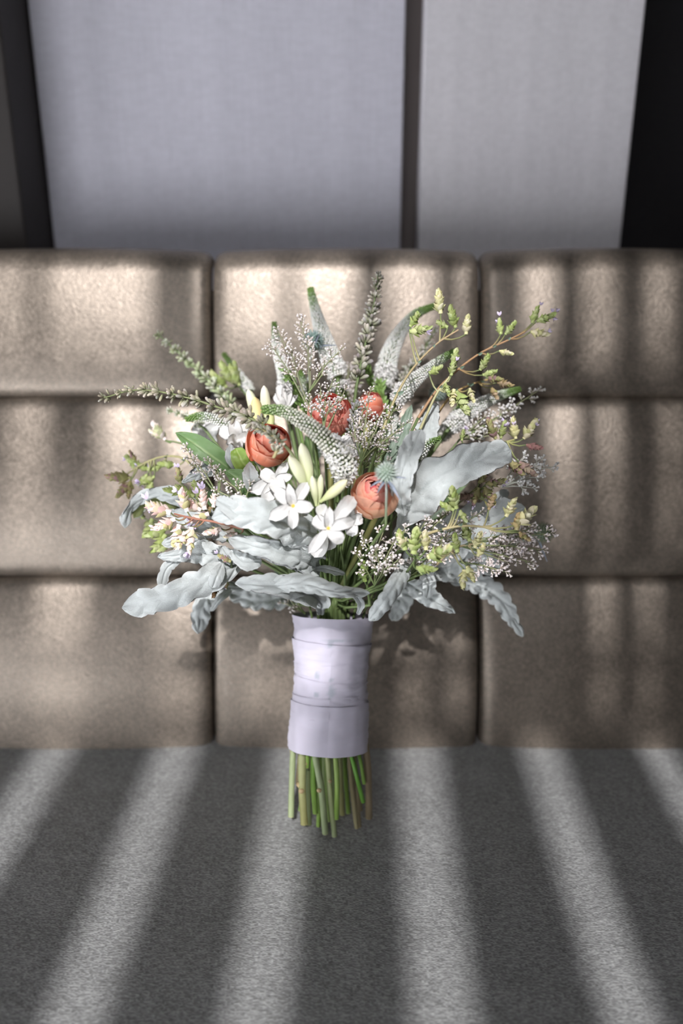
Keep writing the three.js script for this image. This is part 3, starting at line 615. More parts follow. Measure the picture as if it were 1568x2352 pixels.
cutStem([[683, 1800, 0.0], [688, 1740, 0.006], [694, 1690, 0.008], [710, 1600, 0.01]], 11, woody, pale, [0.4]);
cutStem([[747, 1914, 0.010], [737, 1810, 0.022], [722, 1715, 0.026], [730, 1600, 0.02]], 16, pale, pale, [0.36]);
cutStem([[768, 1920, 0.006], [757, 1810, 0.020], [751, 1715, 0.026], [750, 1600, 0.02]], 13, pale, rgb(0.32, 0.35, 0.14), [0.44]);
cutStem([[772, 1880, 0.012], [774, 1800, 0.022], [769, 1715, 0.026], [765, 1600, 0.02]], 13, bright, rgb(0.28, 0.36, 0.12));
cutStem([[724, 1868, 0.006], [719, 1790, 0.010], [722, 1700, 0.012], [735, 1600, 0.012]], 14, bright, vivid);
cutStem([[834, 1842, 0.010], [818, 1780, 0.020], [803, 1715, 0.024], [795, 1600, 0.02]], 11, vivid, vivid);
cutStem([[836, 1800, 0.004], [828, 1750, 0.014], [818, 1710, 0.018], [800, 1600, 0.015]], 9, bright, vivid);
cutStem([[847, 1878, -0.010], [846, 1800, 0.0], [838, 1700, 0.006], [815, 1600, 0.005]], 17, woody, rgb(0.2, 0.15, 0.09));
cutStem([[819, 1902, -0.004], [810, 1830, 0.0], [802, 1740, 0.006], [795, 1600, 0.005]], 11, rgb(0.26, 0.23, 0.12), woody);
cutStem([[824, 1900, -0.010], [818, 1820, -0.004], [806, 1700, 0.002], [795, 1600, 0.0]], 13, rgb(0.28, 0.24, 0.14), woody);
cutStem([[731, 1898, -0.002], [734, 1830, 0.002], [735, 1700, 0.006], [745, 1600, 0.006]], 11, bright, bright);
cutStem([[755, 1886, -0.004], [751, 1820, 0.0], [750, 1700, 0.004], [752, 1600, 0.004]], 12, rgb(0.2, 0.28, 0.08), bright);
cutStem([[710, 1894, -0.012], [706, 1800, -0.008], [708, 1700, -0.002], [722, 1600, 0.0]], 12, rgb(0.2, 0.24, 0.1), pale);
for (const [x, y, w, k] of [[690, 1862, -0.016, 11], [742, 1868, -0.02, 13], [786, 1872, -0.014, 13], [800, 1868, -0.02, 11], [765, 1860, -0.026, 14], [722, 1858, -0.024, 12], [828, 1862, -0.022, 12], [706, 1850, -0.026, 12]])
  cutStem([[x, y, w], [lerp(x, 757, 0.15), y - 80, w + 0.002], [lerp(x, 757, 0.25), 1700, w + 0.004], [757 + (x - 757) * 0.5, 1600, w * 0.5]], k, pick([pale, oliveStem, bright, woody]), pick([pale, bright]));

// ribbon: overlapping turns of white cloth around the stems
const clothThread = tileNoise(41, 128), clothMap = colourMap(512, (x, y, s) => { const g = 0.93 + 0.05 * (clothThread(x / s, y / s) - 0.5) + 0.03 * (threadB(x / s, y / s) - 0.5); return [g * 0.985, g * 0.975, g]; }, 1);
const ribbonMat = new THREE.MeshPhysicalMaterial({ color: rgb(0.63, 0.615, 0.685), roughness: 0.75, sheen: 0.3, sheenColor: rgb(1, 1, 1), map: clothMap, vertexColors: true, side: THREE.DoubleSide });
const RIBBON_LOW = at(753, 1716, 0), RIBBON_HIGH = at(765, 1413, 0), RIBBON_AXIS = RIBBON_HIGH.clone().sub(RIBBON_LOW), RIBBON_LEN = RIBBON_AXIS.length();
RIBBON_AXIS.normalize();
const RSIDE = V(1, 0, 0).addScaledVector(RIBBON_AXIS, -RIBBON_AXIS.x).normalize(), RFRONT = V().crossVectors(RSIDE, RIBBON_AXIS).normalize();
const ribbonRadius = (h) => profileAt([89, 88.5, 86.5, 84, 82, 82, 84, 87, 90, 93], h) * lerp(perPixel(RIBBON_LOW), perPixel(RIBBON_HIGH), h);
const MARKS = [[-0.36, 0.585, 0.055, 0.035], [0.02, 0.555, 0.06, 0.02], [-0.34, 0.44, 0.07, 0.022], [0.03, 0.47, 0.10, 0.05], [0.12, 0.845, 0.34, 0.012], [-0.05, 0.81, 0.10, 0.02]];  // damp grey-green stains: side, height, half sizes
function band(h0, h1, tilt, proud, lip, seed) {
  const b = new Build(), nu = 96, nv = 16;
  for (let j = 0; j <= nv; j++) for (let i = 0; i <= nu; i++) {
    const a = i / nu * 6.2832, t = j / nv, h = clamp(lerp(h0, h1, t) + tilt * Math.sin(a) * 1, -0.002, 1.01), sx = Math.sin(a), fz = Math.cos(a);
    const crease = 0.0007 * noise(a * 1.6 + seed, h * 26, seed) + 0.0005 * noise(a * 4 + seed, h * 60, seed) + 0.0007 * noise(a * 3.2, h * 5 + seed, 4);
    const r = ribbonRadius(h) + proud + lip * Math.pow(t, 3) + crease;
    const q = RIBBON_LOW.clone().addScaledVector(RIBBON_AXIS, h * RIBBON_LEN).addScaledVector(RSIDE, sx * r).addScaledVector(RFRONT, fz * r * 0.93);
    let stain = 0; if (fz > 0) for (const [mx, mh, rx, rh] of MARKS) { const d = Math.hypot((sx - mx) / rx, (h - mh) / rh) + 0.5 * noise(sx * 20, h * 30, 3); stain = Math.max(stain, 1 - smooth(0.5, 1.3, d)); }
    b.p.push(q.x, q.y, q.z); b.u.push(a * 0.03, h * RIBBON_LEN); b.c.push(1 - 0.30 * stain, 1 - 0.23 * stain, 1 - 0.24 * stain);
  }
  for (let j = 0; j < nv; j++) for (let i = 0; i < nu; i++) { const a = j * (nu + 1) + i, c = a + nu + 1; b.i.push(a, a + 1, c + 1, a, c + 1, c); }
  return b;
}
const wrap = band(-0.0, 0.36, 0.0, 0.0012, 0.0004, 1).mesh('ribbon_wrap', ribbonMat, bouquet, true); wrap.userData.label = 'white ribbon wound around the stems';
for (const [h0, h1, tilt, proud, lip, seed] of [[0.26, 0.42, 0.014, 0.0008, 0.0003, 2], [0.34, 0.53, -0.022, 0.0005, 0.0004, 3], [0.46, 0.66, 0.020, 0.0003, 0.0004, 4], [0.56, 0.81, -0.014, 0.0006, 0.0006, 5], [0.72, 1.0, 0.004, 0.0, 0.0004, 6]])
  band(h0, h1, tilt, proud, lip, seed).mesh('ribbon_turn', ribbonMat, wrap, true);

// ---------------------------------------------------------------- the bouquet: flowers
const toward = (x, y, z) => V(x, y, z).normalize();
ranunculus('ranunculus', 'peach and coral ranunculus beside the thistle', 862, 1138, 0.095, 55, toward(-0.12, 0.75, 0.65), { tall: 1.12, open: 1.9, layers: 8, outer: rgb(0.97, 0.58, 0.34), mid: C.salmon, inner: C.rose, tip: rgb(0.98, 0.66, 0.38) });
ranunculus('ranunculus', 'orange ranunculus beside a green leaf', 620, 1022, 0.08, 52, toward(0.35, 0.75, 0.55), { outer: rgb(0.93, 0.25, 0.11), mid: C.coral, tip: rgb(0.96, 0.46, 0.26), open: 1.8, layers: 7 });
ranunculus('ranunculus', 'coral pink ranunculus behind papery florets', 757, 953, 0.055, 52, toward(0.0, 0.85, 0.5), { outer: rgb(0.93, 0.27, 0.19), mid: C.salmon, tip: C.salmon, open: 1.8 });
ranunculus('ranunculus', 'half hidden coral ranunculus at the back', 850, 930, 0.01, 34, toward(0.1, 0.9, 0.3), { outer: rgb(0.80, 0.17, 0.15), mid: C.coral, layers: 5 });

star('tuberose_bloom', 'open white star flower beside the long buds', 673, 1162, 0.118, [[706, 1108, 0.115, 30], [720, 1166, 0.122, 32], [673, 1214, 0.118, 27], [618, 1192, 0.12, 32], [632, 1124, 0.118, 32], [662, 1112, 0.128, 26]], { back: [20, 20] });
star('tuberose_bloom', 'open white star flower with long drooping petal', 754, 1213, 0.122, [[812, 1142, 0.105, 38, 0.012], [720, 1190, 0.120, 32], [735, 1160, 0.112, 30, 0.008], [757, 1165, 0.128, 24, 0.006], [814, 1196, 0.122, 28, 0.008], [786, 1246, 0.122, 34], [709, 1270, 0.118, 27]], { back: [10, -10] });
star('tuberose_bloom', 'white star flower tucked above the open one', 632, 1104, 0.098, [[578, 1130, 0.1, 34], [600, 1082, 0.1, 32], [660, 1062, 0.1, 24], [672, 1092, 0.105, 24], [605, 1162, 0.1, 34], [650, 1140, 0.11, 40]], { heart: false, back: [20, 10] });
star('tuberose_bloom', 'white flower peeping from under beaded spike', 800, 1030, 0.07, [[788, 1000, 0.075, 34], [836, 1042, 0.075, 22], [824, 1026, 0.07, 22], [770, 1050, 0.06, 28]], { heart: false });
star('tuberose_bloom', 'white flower behind the open star with pale tips', 808, 1195, 0.098, [[832, 1192, 0.1, 28], [808, 1232, 0.1, 30], [826, 1170, 0.095, 24], [800, 1160, 0.1, 24]], { heart: false });
star('tuberose_bloom', 'soft white blossom behind the green leaf', 545, 1010, 0.03, [[562, 950, 0.03, 38], [535, 965, 0.035, 32], [520, 1020, 0.04, 34], [505, 985, 0.03, 32], [575, 1000, 0.03, 26], [548, 1045, 0.04, 26]], { heart: false });
star('tuberose_bloom', 'soft white blossom beyond the oregano', 475, 998, -0.01, [[445, 975, -0.01, 36], [470, 965, -0.01, 34], [500, 975, 0.0, 36], [455, 1025, 0.0, 36], [495, 1028, 0.0, 34]], { heart: false });
star('tuberose_bloom', 'upright white petals among green spikes', 655, 940, 0.02, [[640, 880, 0.02, 24], [662, 874, 0.02, 26], [680, 890, 0.015, 26], [632, 905, 0.02, 24]], { heart: false });
star('tuberose_bloom', 'white petals under the drooping flower', 745, 1225, 0.09, [[722, 1280, 0.09, 44], [760, 1262, 0.085, 34]], { heart: false, tail: false });
longBud('tuberose_bud', 'tall closed greenish white bud', [[714, 1128, 0.108], [706, 1080, 0.112], [692, 1018, 0.116]], 30, { tail: true });
longBud('tuberose_bud', 'shorter closed white bud beside the tall one', [[702, 1132, 0.108], [690, 1092, 0.114], [664, 1048, 0.12]], 27);
longBud('tuberose_bud', 'small upright green white bud', [[726, 1162, 0.112], [722, 1130, 0.116], [717, 1093, 0.118]], 18);
longBud('tuberose_bud', 'small slim green white bud', [[730, 1162, 0.108], [734, 1128, 0.11], [737, 1090, 0.11]], 17);
longBud('tuberose_bud', 'cream bud slanting to the papery flowers', [[736, 1152, 0.112], [765, 1130, 0.118], [797, 1103, 0.12]], 25, { tip: rgb(0.82, 0.78, 0.52) });
longBud('tuberose_bud', 'yellow bud above the orange ranunculus', [[600, 990, 0.05], [592, 950, 0.052], [585, 912, 0.055]], 27, { foot: rgb(0.55, 0.55, 0.22), tip: rgb(0.80, 0.66, 0.32), tail: true });
longBud('tuberose_bud', 'creamy white bud above the orange ranunculus', [[612, 985, 0.04], [610, 930, 0.04], [606, 886, 0.04]], 24, { tip: rgb(0.85, 0.82, 0.66) });
longBud('tuberose_bud', 'pale bud beside the yellow bud', [[590, 975, 0.03], [582, 935, 0.03], [570, 895, 0.03]], 24, { tip: rgb(0.80, 0.80, 0.60) });
longBud('tuberose_bud', 'green yellow bud near the whorled sprig', [[618, 1000, 0.045], [622, 965, 0.045], [614, 930, 0.045]], 18, { tip: rgb(0.62, 0.64, 0.28) });

// ---------------------------------------------------------------- the bouquet: silver felted leaves
const silver = { colour: C.silver, under: C.silver, thick: 0.0012, groove: 0.0018, lump: 0.0016, veins: 0.0016, serrate: 0.16, teeth: 8, wobble: 0.2, margin: rgb(0.66, 0.69, 0.68) };

leaf('dusty_miller_leaf', 'large pale felted leaf beside the thistle', [
  { ...silver, spine: [[905, 1230, 0.05], [945, 1165, 0.075], [1000, 1105, 0.092], [1085, 1062, 0.095], [1172, 1034, 0.085]], wl: [5, 7, 18, 34, 48, 74, 72, 66, 44, 52, 46, 40, 33, 28], wr: [5, 7, 18, 38, 50, 54, 54, 50, 47, 42, 40, 34, 30, 26], cup: [0.2, 0.6, 0.8, 0.5, 0.4], ruffle: 0.0040, freq: 2.6, tip: 0.035, nu: 84, nv: 18, wobble: 0.10, serrate: 0.08, teeth: 13 },
  { ...silver, spine: [[928, 1185, 0.085], [918, 1115, 0.106], [938, 1050, 0.108], [968, 988, 0.09]], wl: [6, 22, 24, 26, 30, 26, 20], wr: [6, 22, 28, 30, 28, 24, 16], cup: 0.5, ruffle: 0.0019, tip: 0.14, nu: 30, wobble: 0.15 }]);
leaf('dusty_miller_leaf', 'pale felted leaf standing behind the large one', [
  { ...silver, spine: [[950, 1060, 0.05], [978, 1000, 0.05], [992, 925, 0.04]], wl: [14, 26, 30, 24, 16], wr: [14, 20, 26, 24, 16], cup: 0.4, ruffle: 0.002, serrate: 0.2, teeth: 6 }]);
leaf('sage_leaf', 'dark grey green toothed leaf behind the pale leaf', [
  { spine: [[880, 1110, 0.04], [905, 1040, 0.05], [945, 930, 0.045]], wl: [8, 18, 20, 16, 4], wr: [8, 20, 22, 16, 4], colour: C.sage, under: C.sage, cup: 0.4, serrate: 0.22, teeth: 10, veins: 0.0005 }], M.leaf);
leaf('dusty_miller_leaf', 'broad silver leaf under the white star flowers', [
  { ...silver, spine: [[745, 1238, 0.07], [690, 1215, 0.10], [600, 1188, 0.118], [530, 1178, 0.118], [487, 1190, 0.11]], wl: [20, 42, 50, 48, 40, 36, 30, 24], wr: [20, 34, 40, 46, 50, 44, 40, 26], cup: [-0.6, -0.5, -0.3, 0.2], ruffle: 0.003, freq: 2.4, tip: 0.16, nu: 56, nv: 16, wobble: 0.12 },
  { ...silver, spine: [[560, 1190, 0.117], [525, 1165, 0.118], [498, 1148, 0.112]], wl: [18, 22, 18, 10], wr: [18, 24, 22, 12], cup: 0.3, nu: 16, veins: 0, lump: 0.0006 }]);
leaf('dusty_miller_leaf', 'curled silver leaf tucked below the broad one', [
  { ...silver, spine: [[735, 1310, 0.05], [680, 1282, 0.085], [600, 1258, 0.10], [525, 1238, 0.10]], wl: [14, 30, 38, 36, 26, 14], wr: [14, 40, 46, 40, 26, 14], cup: [0.6, 0.8, 0.7, 0.3], curl: [0.4, 1.2, 1.2, 0.4], ruffle: 0.0043, freq: 2.2, nu: 50, nv: 16, freq: 2.2 },
  { ...silver, spine: [[600, 1290, 0.085], [560, 1290, 0.09], [530, 1265, 0.085]], wl: [10, 20, 16, 8], wr: [10, 24, 18, 8], cup: 0.3, ruffle: 0.001, nu: 18, veins: 0, lump: 0.0006 }]);
leaf('dusty_miller_leaf', 'silver leaf with rolled edge resting over the ribbon', [
  { ...silver, spine: [[740, 1412, 0.02], [728, 1375, 0.065], [660, 1352, 0.095], [590, 1344, 0.098], [541, 1340, 0.09]], wl: [6, 14, 22, 26, 20, 12], wr: [6, 16, 30, 34, 28, 14], cup: 0.2, ruffle: 0.0030, freq: 3, serrate: 0.14, teeth: 12, nu: 48 },
  { ...silver, spine: [[610, 1348, 0.094], [690, 1340, 0.106], [770, 1358, 0.106], [848, 1362, 0.095]], wl: [14, 28, 34, 26, 14, 7], wr: [14, 22, 26, 22, 14, 7], cup: [-0.6, -1.3, -1.2, -0.6], ruffle: 0.0024, freq: 2, nu: 46, nv: 14 },
  { ...silver, spine: [[812, 1362, 0.098], [828, 1385, 0.09], [822, 1410, 0.07]], wl: [8, 9, 7, 4], wr: [8, 9, 7, 4], cup: 0.4, nu: 14, veins: 0, lump: 0.0006 }]);
leaf('dusty_miller_leaf', 'lobed silver leaf reaching out beyond the oregano', [
  { ...silver, spine: [[560, 1290, 0.05], [500, 1320, 0.07], [400, 1365, 0.075], [281, 1396, 0.06]], wl: [10, 24, 34, 36, 36, 34, 30, 26], wr: [10, 20, 34, 36, 34, 34, 34, 22], cup: [-0.2, -0.4, -0.5, -0.4], ruffle: 0.0035, freq: 4.5, tip: 0.1, nu: 56, nv: 14 },
  { ...silver, spine: [[545, 1285, 0.055], [470, 1272, 0.06], [415, 1275, 0.058], [362, 1278, 0.05]], wl: [8, 20, 26, 20, 14, 10], wr: [8, 22, 32, 26, 12, 6], cup: -0.3, ruffle: 0.0024, nu: 34 },
  { ...silver, spine: [[500, 1270, 0.05], [430, 1245, 0.045], [372, 1248, 0.04]], wl: [10, 20, 18, 8], wr: [10, 24, 20, 8], cup: -0.2, nu: 22 },
  { ...silver, spine: [[415, 1280, 0.05], [380, 1310, 0.05], [370, 1365, 0.045]], wl: [8, 14, 14, 10], wr: [8, 14, 12, 10], cup: -0.3, nu: 18, veins: 0, lump: 0.0006 },
  { ...silver, spine: [[510, 1295, 0.07], [497, 1325, 0.078], [488, 1350, 0.075]], wl: [8, 16, 17, 12], wr: [8, 16, 17, 12], cup: -0.5, nu: 18, veins: 0, lump: 0.0006 },
  { ...silver, spine: [[545, 1285, 0.06], [525, 1278, 0.07], [508, 1255, 0.07]], wl: [10, 18, 16, 6], wr: [10, 18, 16, 6], cup: -0.3, nu: 16, veins: 0, lump: 0.0006 }]);
leaf('dusty_miller_leaf', 'silver leaf arching over with olive underside', [
  { ...silver, spine: [[500, 1195, 0.03], [420, 1150, 0.03], [345, 1138, 0.02], [300, 1170, 0.015], [287, 1212, 0.01]], wl: [10, 24, 20, 14, 12, 14, 12], wr: [10, 22, 26, 22, 16, 14, 12], cup: -0.4, roll: [0, -10, -25, -35], ruffle: 0.0019, serrate: 0.12, teeth: 10, nu: 40 },
  { ...silver, colour: C.olive, under: C.olive, spine: [[470, 1205, 0.018], [400, 1160, 0.018], [340, 1150, 0.01], [308, 1190, 0.008]], wl: [10, 18, 16, 10], wr: [12, 26, 28, 14], cup: -0.3, nu: 26 },
  { ...silver, spine: [[520, 1240, 0.04], [450, 1195, 0.035], [380, 1180, 0.03]], wl: [10, 24, 22, 12], wr: [10, 24, 24, 12], cup: -0.3, nu: 24 }]);
leaf('dusty_miller_leaf', 'blue silver leaf drooping beside the seam', [
  { ...silver, spine: [[560, 1350, -0.005], [500, 1352, 0.01], [468, 1385, 0.015], [455, 1455, 0.01]], wl: [8, 14, 20, 24, 24, 16], wr: [8, 16, 22, 24, 22, 14], cup: -0.6, ruffle: 0.001, nu: 36 },
  { ...silver, spine: [[530, 1355, 0.012], [505, 1375, 0.02], [484, 1403, 0.018]], wl: [6, 9, 8, 4], wr: [6, 9, 8, 4], cup: -0.4, nu: 14, veins: 0, lump: 0.0006 }]);
leaf('dusty_miller_leaf', 'scalloped grey leaf hanging behind the ribbon top', [
  { ...silver, spine: [[690, 1370, -0.03], [640, 1378, -0.02], [580, 1378, -0.015], [525, 1362, -0.02]], wl: [10, 22, 24, 22, 10], wr: [10, 28, 32, 30, 12], cup: 0.3, serrate: 0.35, teeth: 7, ruffle: 0.002, nu: 48 }]);
leaf('dusty_miller_leaf', 'silver leaf rolled like a scroll beside the ribbon', [
  { ...silver, spine: [[935, 1285, 0.07], [915, 1330, 0.095], [880, 1385, 0.10], [848, 1425, 0.09]], wl: [14, 26, 32, 34, 32, 24], wr: [14, 24, 28, 30, 30, 22], cup: [-0.9, -1.5, -1.8, -1.8], ruffle: 0.0016, freq: 3, nu: 40, nv: 16, tip: 0.05 }]);
leaf('dusty_miller_leaf', 'broad grey leaf behind the papery florets', [
  { ...silver, spine: [[930, 1290, 0.0], [1020, 1240, 0.02], [1110, 1200, 0.03], [1205, 1165, 0.03]], wl: [12, 40, 58, 44, 60, 46, 40, 26], wr: [12, 50, 60, 64, 56, 58, 44, 24], cup: 0.3, ruffle: 0.0030, freq: 2, tip: 0.12, wobble: 0.2, nu: 50, nv: 14 },
  { ...silver, spine: [[960, 1300, 0.0], [1010, 1310, 0.018], [1070, 1330, 0.02]], wl: [20, 40, 44, 24], wr: [12, 26, 22, 10], cup: 0.3, ruffle: 0.0020, nu: 26 },
  { ...silver, spine: [[1000, 1270, 0.0], [1080, 1290, 0.015], [1150, 1310, 0.01]], wl: [20, 40, 40, 14], wr: [14, 24, 26, 10], cup: 0.2, ruffle: 0.002, nu: 26 }]);
leaf('dusty_miller_leaf', 'long toothed grey leaf pointing down past the seam', [
  { ...silver, spine: [[985, 1320, -0.01], [1075, 1335, 0.0], [1145, 1375, 0.0], [1175, 1420, 0.0], [1200, 1462, -0.005]], wl: [8, 20, 28, 30, 28, 22, 14, 8], wr: [8, 14, 18, 26, 24, 20, 14, 6], cup: -0.3, serrate: 0.3, teeth: 11, nu: 66, tip: 0.04 }]);
leaf('dusty_miller_leaf', 'short grey leaf hanging below the florets', [
  { ...silver, spine: [[925, 1330, 0.01], [985, 1372, 0.02], [1045, 1408, 0.02]], wl: [8, 24, 28, 16, 4], wr: [8, 22, 24, 14, 4], cup: -0.3, ruffle: 0.001, nu: 30 },
  { ...silver, spine: [[900, 1330, -0.02], [920, 1380, -0.01], [900, 1425, -0.01]], wl: [12, 30, 26, 10], wr: [12, 26, 22, 10], cup: 0.2, serrate: 0.2, teeth: 6, nu: 26 },
  { ...silver, spine: [[965, 1300, 0.02], [985, 1335, 0.03], [980, 1375, 0.03]], wl: [10, 18, 18, 10], wr: [10, 18, 16, 8], cup: -0.2, nu: 18, veins: 0, lump: 0.0006 }]);
leaf('dusty_miller_leaf', 'small pale leaf beside the green leaf', [
  { ...silver, spine: [[535, 1075, 0.05], [470, 1085, 0.055], [418, 1108, 0.05]], wl: [8, 12, 12, 4], wr: [8, 14, 14, 4], cup: 0.4, nu: 20 },
  { ...silver, spine: [[545, 1065, 0.05], [490, 1070, 0.05], [435, 1088, 0.045]], wl: [8, 12, 10, 4], wr: [8, 12, 12, 4], cup: 0.4, nu: 20 }]);
leaf('dusty_miller_leaf', 'grey green leaf folded under the orange ranunculus', [
  { ...silver, spine: [[590, 1130, 0.075], [575, 1100, 0.085], [572, 1062, 0.08]], wl: [10, 20, 18, 4], wr: [10, 22, 20, 4], cup: 0.5, nu: 18, veins: 0, lump: 0.0006 },
  { ...silver, spine: [[540, 1075, 0.06], [528, 1050, 0.066], [530, 1022, 0.06]], wl: [8, 12, 10, 6], wr: [8, 12, 12, 6], cup: 0.4, nu: 16, veins: 0, lump: 0.0006 }]);
leaf('dusty_miller_leaf', 'small silver leaf tip in the shade above the ribbon', [
  { ...silver, spine: [[790, 1318, 0.05], [755, 1308, 0.06], [722, 1304, 0.055]], wl: [4, 9, 9, 4], wr: [4, 9, 10, 4], cup: 0.3, nu: 16, veins: 0, lump: 0.0006 }]);
leaf('dusty_miller_leaf', 'grey leaf lobes peeping above the broad grey leaf', [
  { ...silver, spine: [[1100, 1190, 0.0], [1140, 1155, 0.01], [1165, 1125, 0.01]], wl: [14, 18, 18, 10], wr: [14, 20, 18, 8], cup: 0.2, nu: 18, veins: 0, lump: 0.0006 }]);
// smooth green leaves
leaf('green_leaf', 'large smooth green leaf with pale midrib', [
  { spine: [[535, 1082, 0.055], [490, 1050, 0.062], [445, 1018, 0.062], [404, 994, 0.05]], wl: [14, 22, 24, 20, 12, 3], wr: [14, 26, 28, 24, 14, 3], colour: C.foliage, under: C.sage, rib: rgb(0.32, 0.42, 0.2), cup: 0.35, nu: 30, groove: 0.0012 }], M.leaf);
leaf('green_leaf', 'green leaf end beside the orange ranunculus', [
  { spine: [[575, 1085, 0.06], [555, 1058, 0.068], [542, 1030, 0.066]], wl: [16, 24, 22, 14], wr: [16, 22, 22, 12], colour: rgb(0.20, 0.32, 0.06), under: C.sage, rib: rgb(0.36, 0.46, 0.16), cup: 0.3, nu: 20 }], M.leaf);
leaf('green_leaf', 'smaller green leaf above the star flower', [
  { spine: [[590, 1140, 0.06], [555, 1105, 0.07], [520, 1082, 0.066]], wl: [14, 22, 20, 6], wr: [14, 24, 24, 6], colour: C.foliage, under: C.sage, rib: rgb(0.32, 0.42, 0.2), cup: 0.3, nu: 20 }], M.leaf);

// ---------------------------------------------------------------- the bouquet: spikes and sprigs
spike('veronica_spike', 'tall white spike with green tip', [[712, 661, -0.01], [726, 720, -0.01], [748, 790, -0.005], [776, 868, 0.0]], 52, { pitch: 6.6, green: 0.1 });
spike('veronica_spike', 'white spike behind the papery twigs', [[629, 740, -0.02], [636, 800, -0.02], [650, 850, -0.015], [664, 900, -0.01]], 38, { green: 0.08 });
spike('veronica_spike', 'curved beaded spike in front of coral ranunculus', [[604, 941, 0.105], [650, 944, 0.112], [700, 972, 0.115], [748, 1010, 0.115], [785, 1060, 0.11], [792, 1110, 0.10]], 58, { pitch: 9.5, foot: 0.08, bead: 0.76, green: 0.14, open: 0.62, bud: rgb(0.80, 0.78, 0.70) });
spike('veronica_spike', 'spike bending over at its green tip', [[1000, 702, -0.02], [955, 722, -0.02], [915, 770, -0.02], [890, 830, -0.015], [880, 890, -0.01]], 52, { pitch: 6.0, green: 0.3 });
spike('veronica_spike', 'slanting beaded spike with oregano before it', [[1042, 806, 0.02], [1000, 836, 0.02], [950, 875, 0.02], [905, 925, 0.02]], 44, { pitch: 6.4, green: 0.2 });
spike('veronica_spike', 'pointed spike reaching out past the seam', [[1194, 893, 0.0], [1140, 912, 0.005], [1085, 940, 0.005], [1030, 985, 0.005]], 44, { pitch: 6.0, green: 0.32 });
spike('veronica_spike', 'short green beaded spike above the smooth leaf', [[428, 964, 0.02], [460, 955, 0.025], [500, 965, 0.025], [540, 995, 0.02]], 28, { green: 0.6 });
spike('veronica_spike', 'small green spike tip beside the pale leaf', [[1010, 1006, 0.07], [985, 1018, 0.07], [965, 1050, 0.06]], 20, { green: 0.6 });
spike('veronica_spike', 'soft green spike behind the whorled sprig', [[513, 812, -0.05], [540, 850, -0.05], [575, 900, -0.045]], 24, { green: 0.55 });
spike('veronica_spike', 'plump green and white spike beside the white one', [[690, 852, 0.0], [700, 890, 0.0], [706, 950, 0.0]], 28, { green: 0.35 });
spike('veronica_spike', 'dark green spike with white flowers under it', [[766, 822, -0.01], [772, 850, -0.01], [780, 900, -0.005]], 38, { green: 0.5 });
spike('veronica_spike', 'white spike deep among the twigs', [[925, 905, 0.0], [905, 950, 0.005], [890, 1010, 0.01]], 36, { green: 0.2 });
spike('veronica_spike', 'grey green spike behind the pale leaf', [[1060, 930, -0.02], [1035, 965, -0.015], [1010, 1010, -0.01]], 34, { green: 0.3 });

whorls('whorled_spike', 'tall grey whorled spike standing above the bouquet', [[868, 632, 0.03], [860, 690, 0.03], [846, 760, 0.032], [832, 820, 0.034], [818, 890, 0.036]], 12, 42, { colours: [C.dust, rgb(0.40, 0.36, 0.34), rgb(0.52, 0.49, 0.43), rgb(0.27, 0.24, 0.24)] });
whorls('whorled_spike', 'long dried whorled sprig stretching out sideways', [[238, 914, 0.075], [310, 896, 0.08], [400, 906, 0.085], [500, 935, 0.09], [590, 968, 0.1], [660, 1030, 0.112], [700, 1090, 0.112]], 13, 40, { until: 0.76, stem: rgb(0.20, 0.23, 0.10), colours: [C.dust, rgb(0.56, 0.50, 0.42), rgb(0.45, 0.40, 0.30), rgb(0.36, 0.30, 0.26)] });
whorls('whorled_spike', 'pale green whorled sprig rising over the seam', [[360, 766, -0.03], [405, 806, -0.03], [448, 846, -0.03], [490, 885, -0.025], [540, 940, -0.02]], 10, 34, { colours: [rgb(0.50, 0.56, 0.36), rgb(0.62, 0.64, 0.54), rgb(0.44, 0.52, 0.30)] });
whorls('whorled_spike', 'small whorled tip beside the green beaded spike', [[388, 943, 0.0], [425, 955, 0.005], [470, 985, 0.01]], 5, 24, { colours: [rgb(0.54, 0.58, 0.46), rgb(0.62, 0.62, 0.54)] });
whorls('whorled_spike', 'grey bud sprig behind the bent spike', [[1000, 755, -0.02], [975, 800, -0.02], [940, 850, -0.015], [905, 905, -0.01]], 10, 28, { colours: [rgb(0.52, 0.50, 0.47), rgb(0.62, 0.60, 0.57), C.dust] });
whorls('whorled_spike', 'violet grey bud cluster beside coral ranunculus', [[822, 925, 0.05], [812, 960, 0.06], [805, 1000, 0.06]], 6, 30, { colours: [rgb(0.34, 0.32, 0.38), rgb(0.42, 0.40, 0.44), rgb(0.28, 0.28, 0.32)] });
whorls('whorled_spike', 'cream bud clusters over the orange ranunculus', [[585, 985, 0.11], [612, 990, 0.115], [640, 1020, 0.118], [628, 1052, 0.118]], 6, 30, { tail: false, stem: C.straw, colours: [C.dust, rgb(0.66, 0.60, 0.48), rgb(0.60, 0.55, 0.47)] });

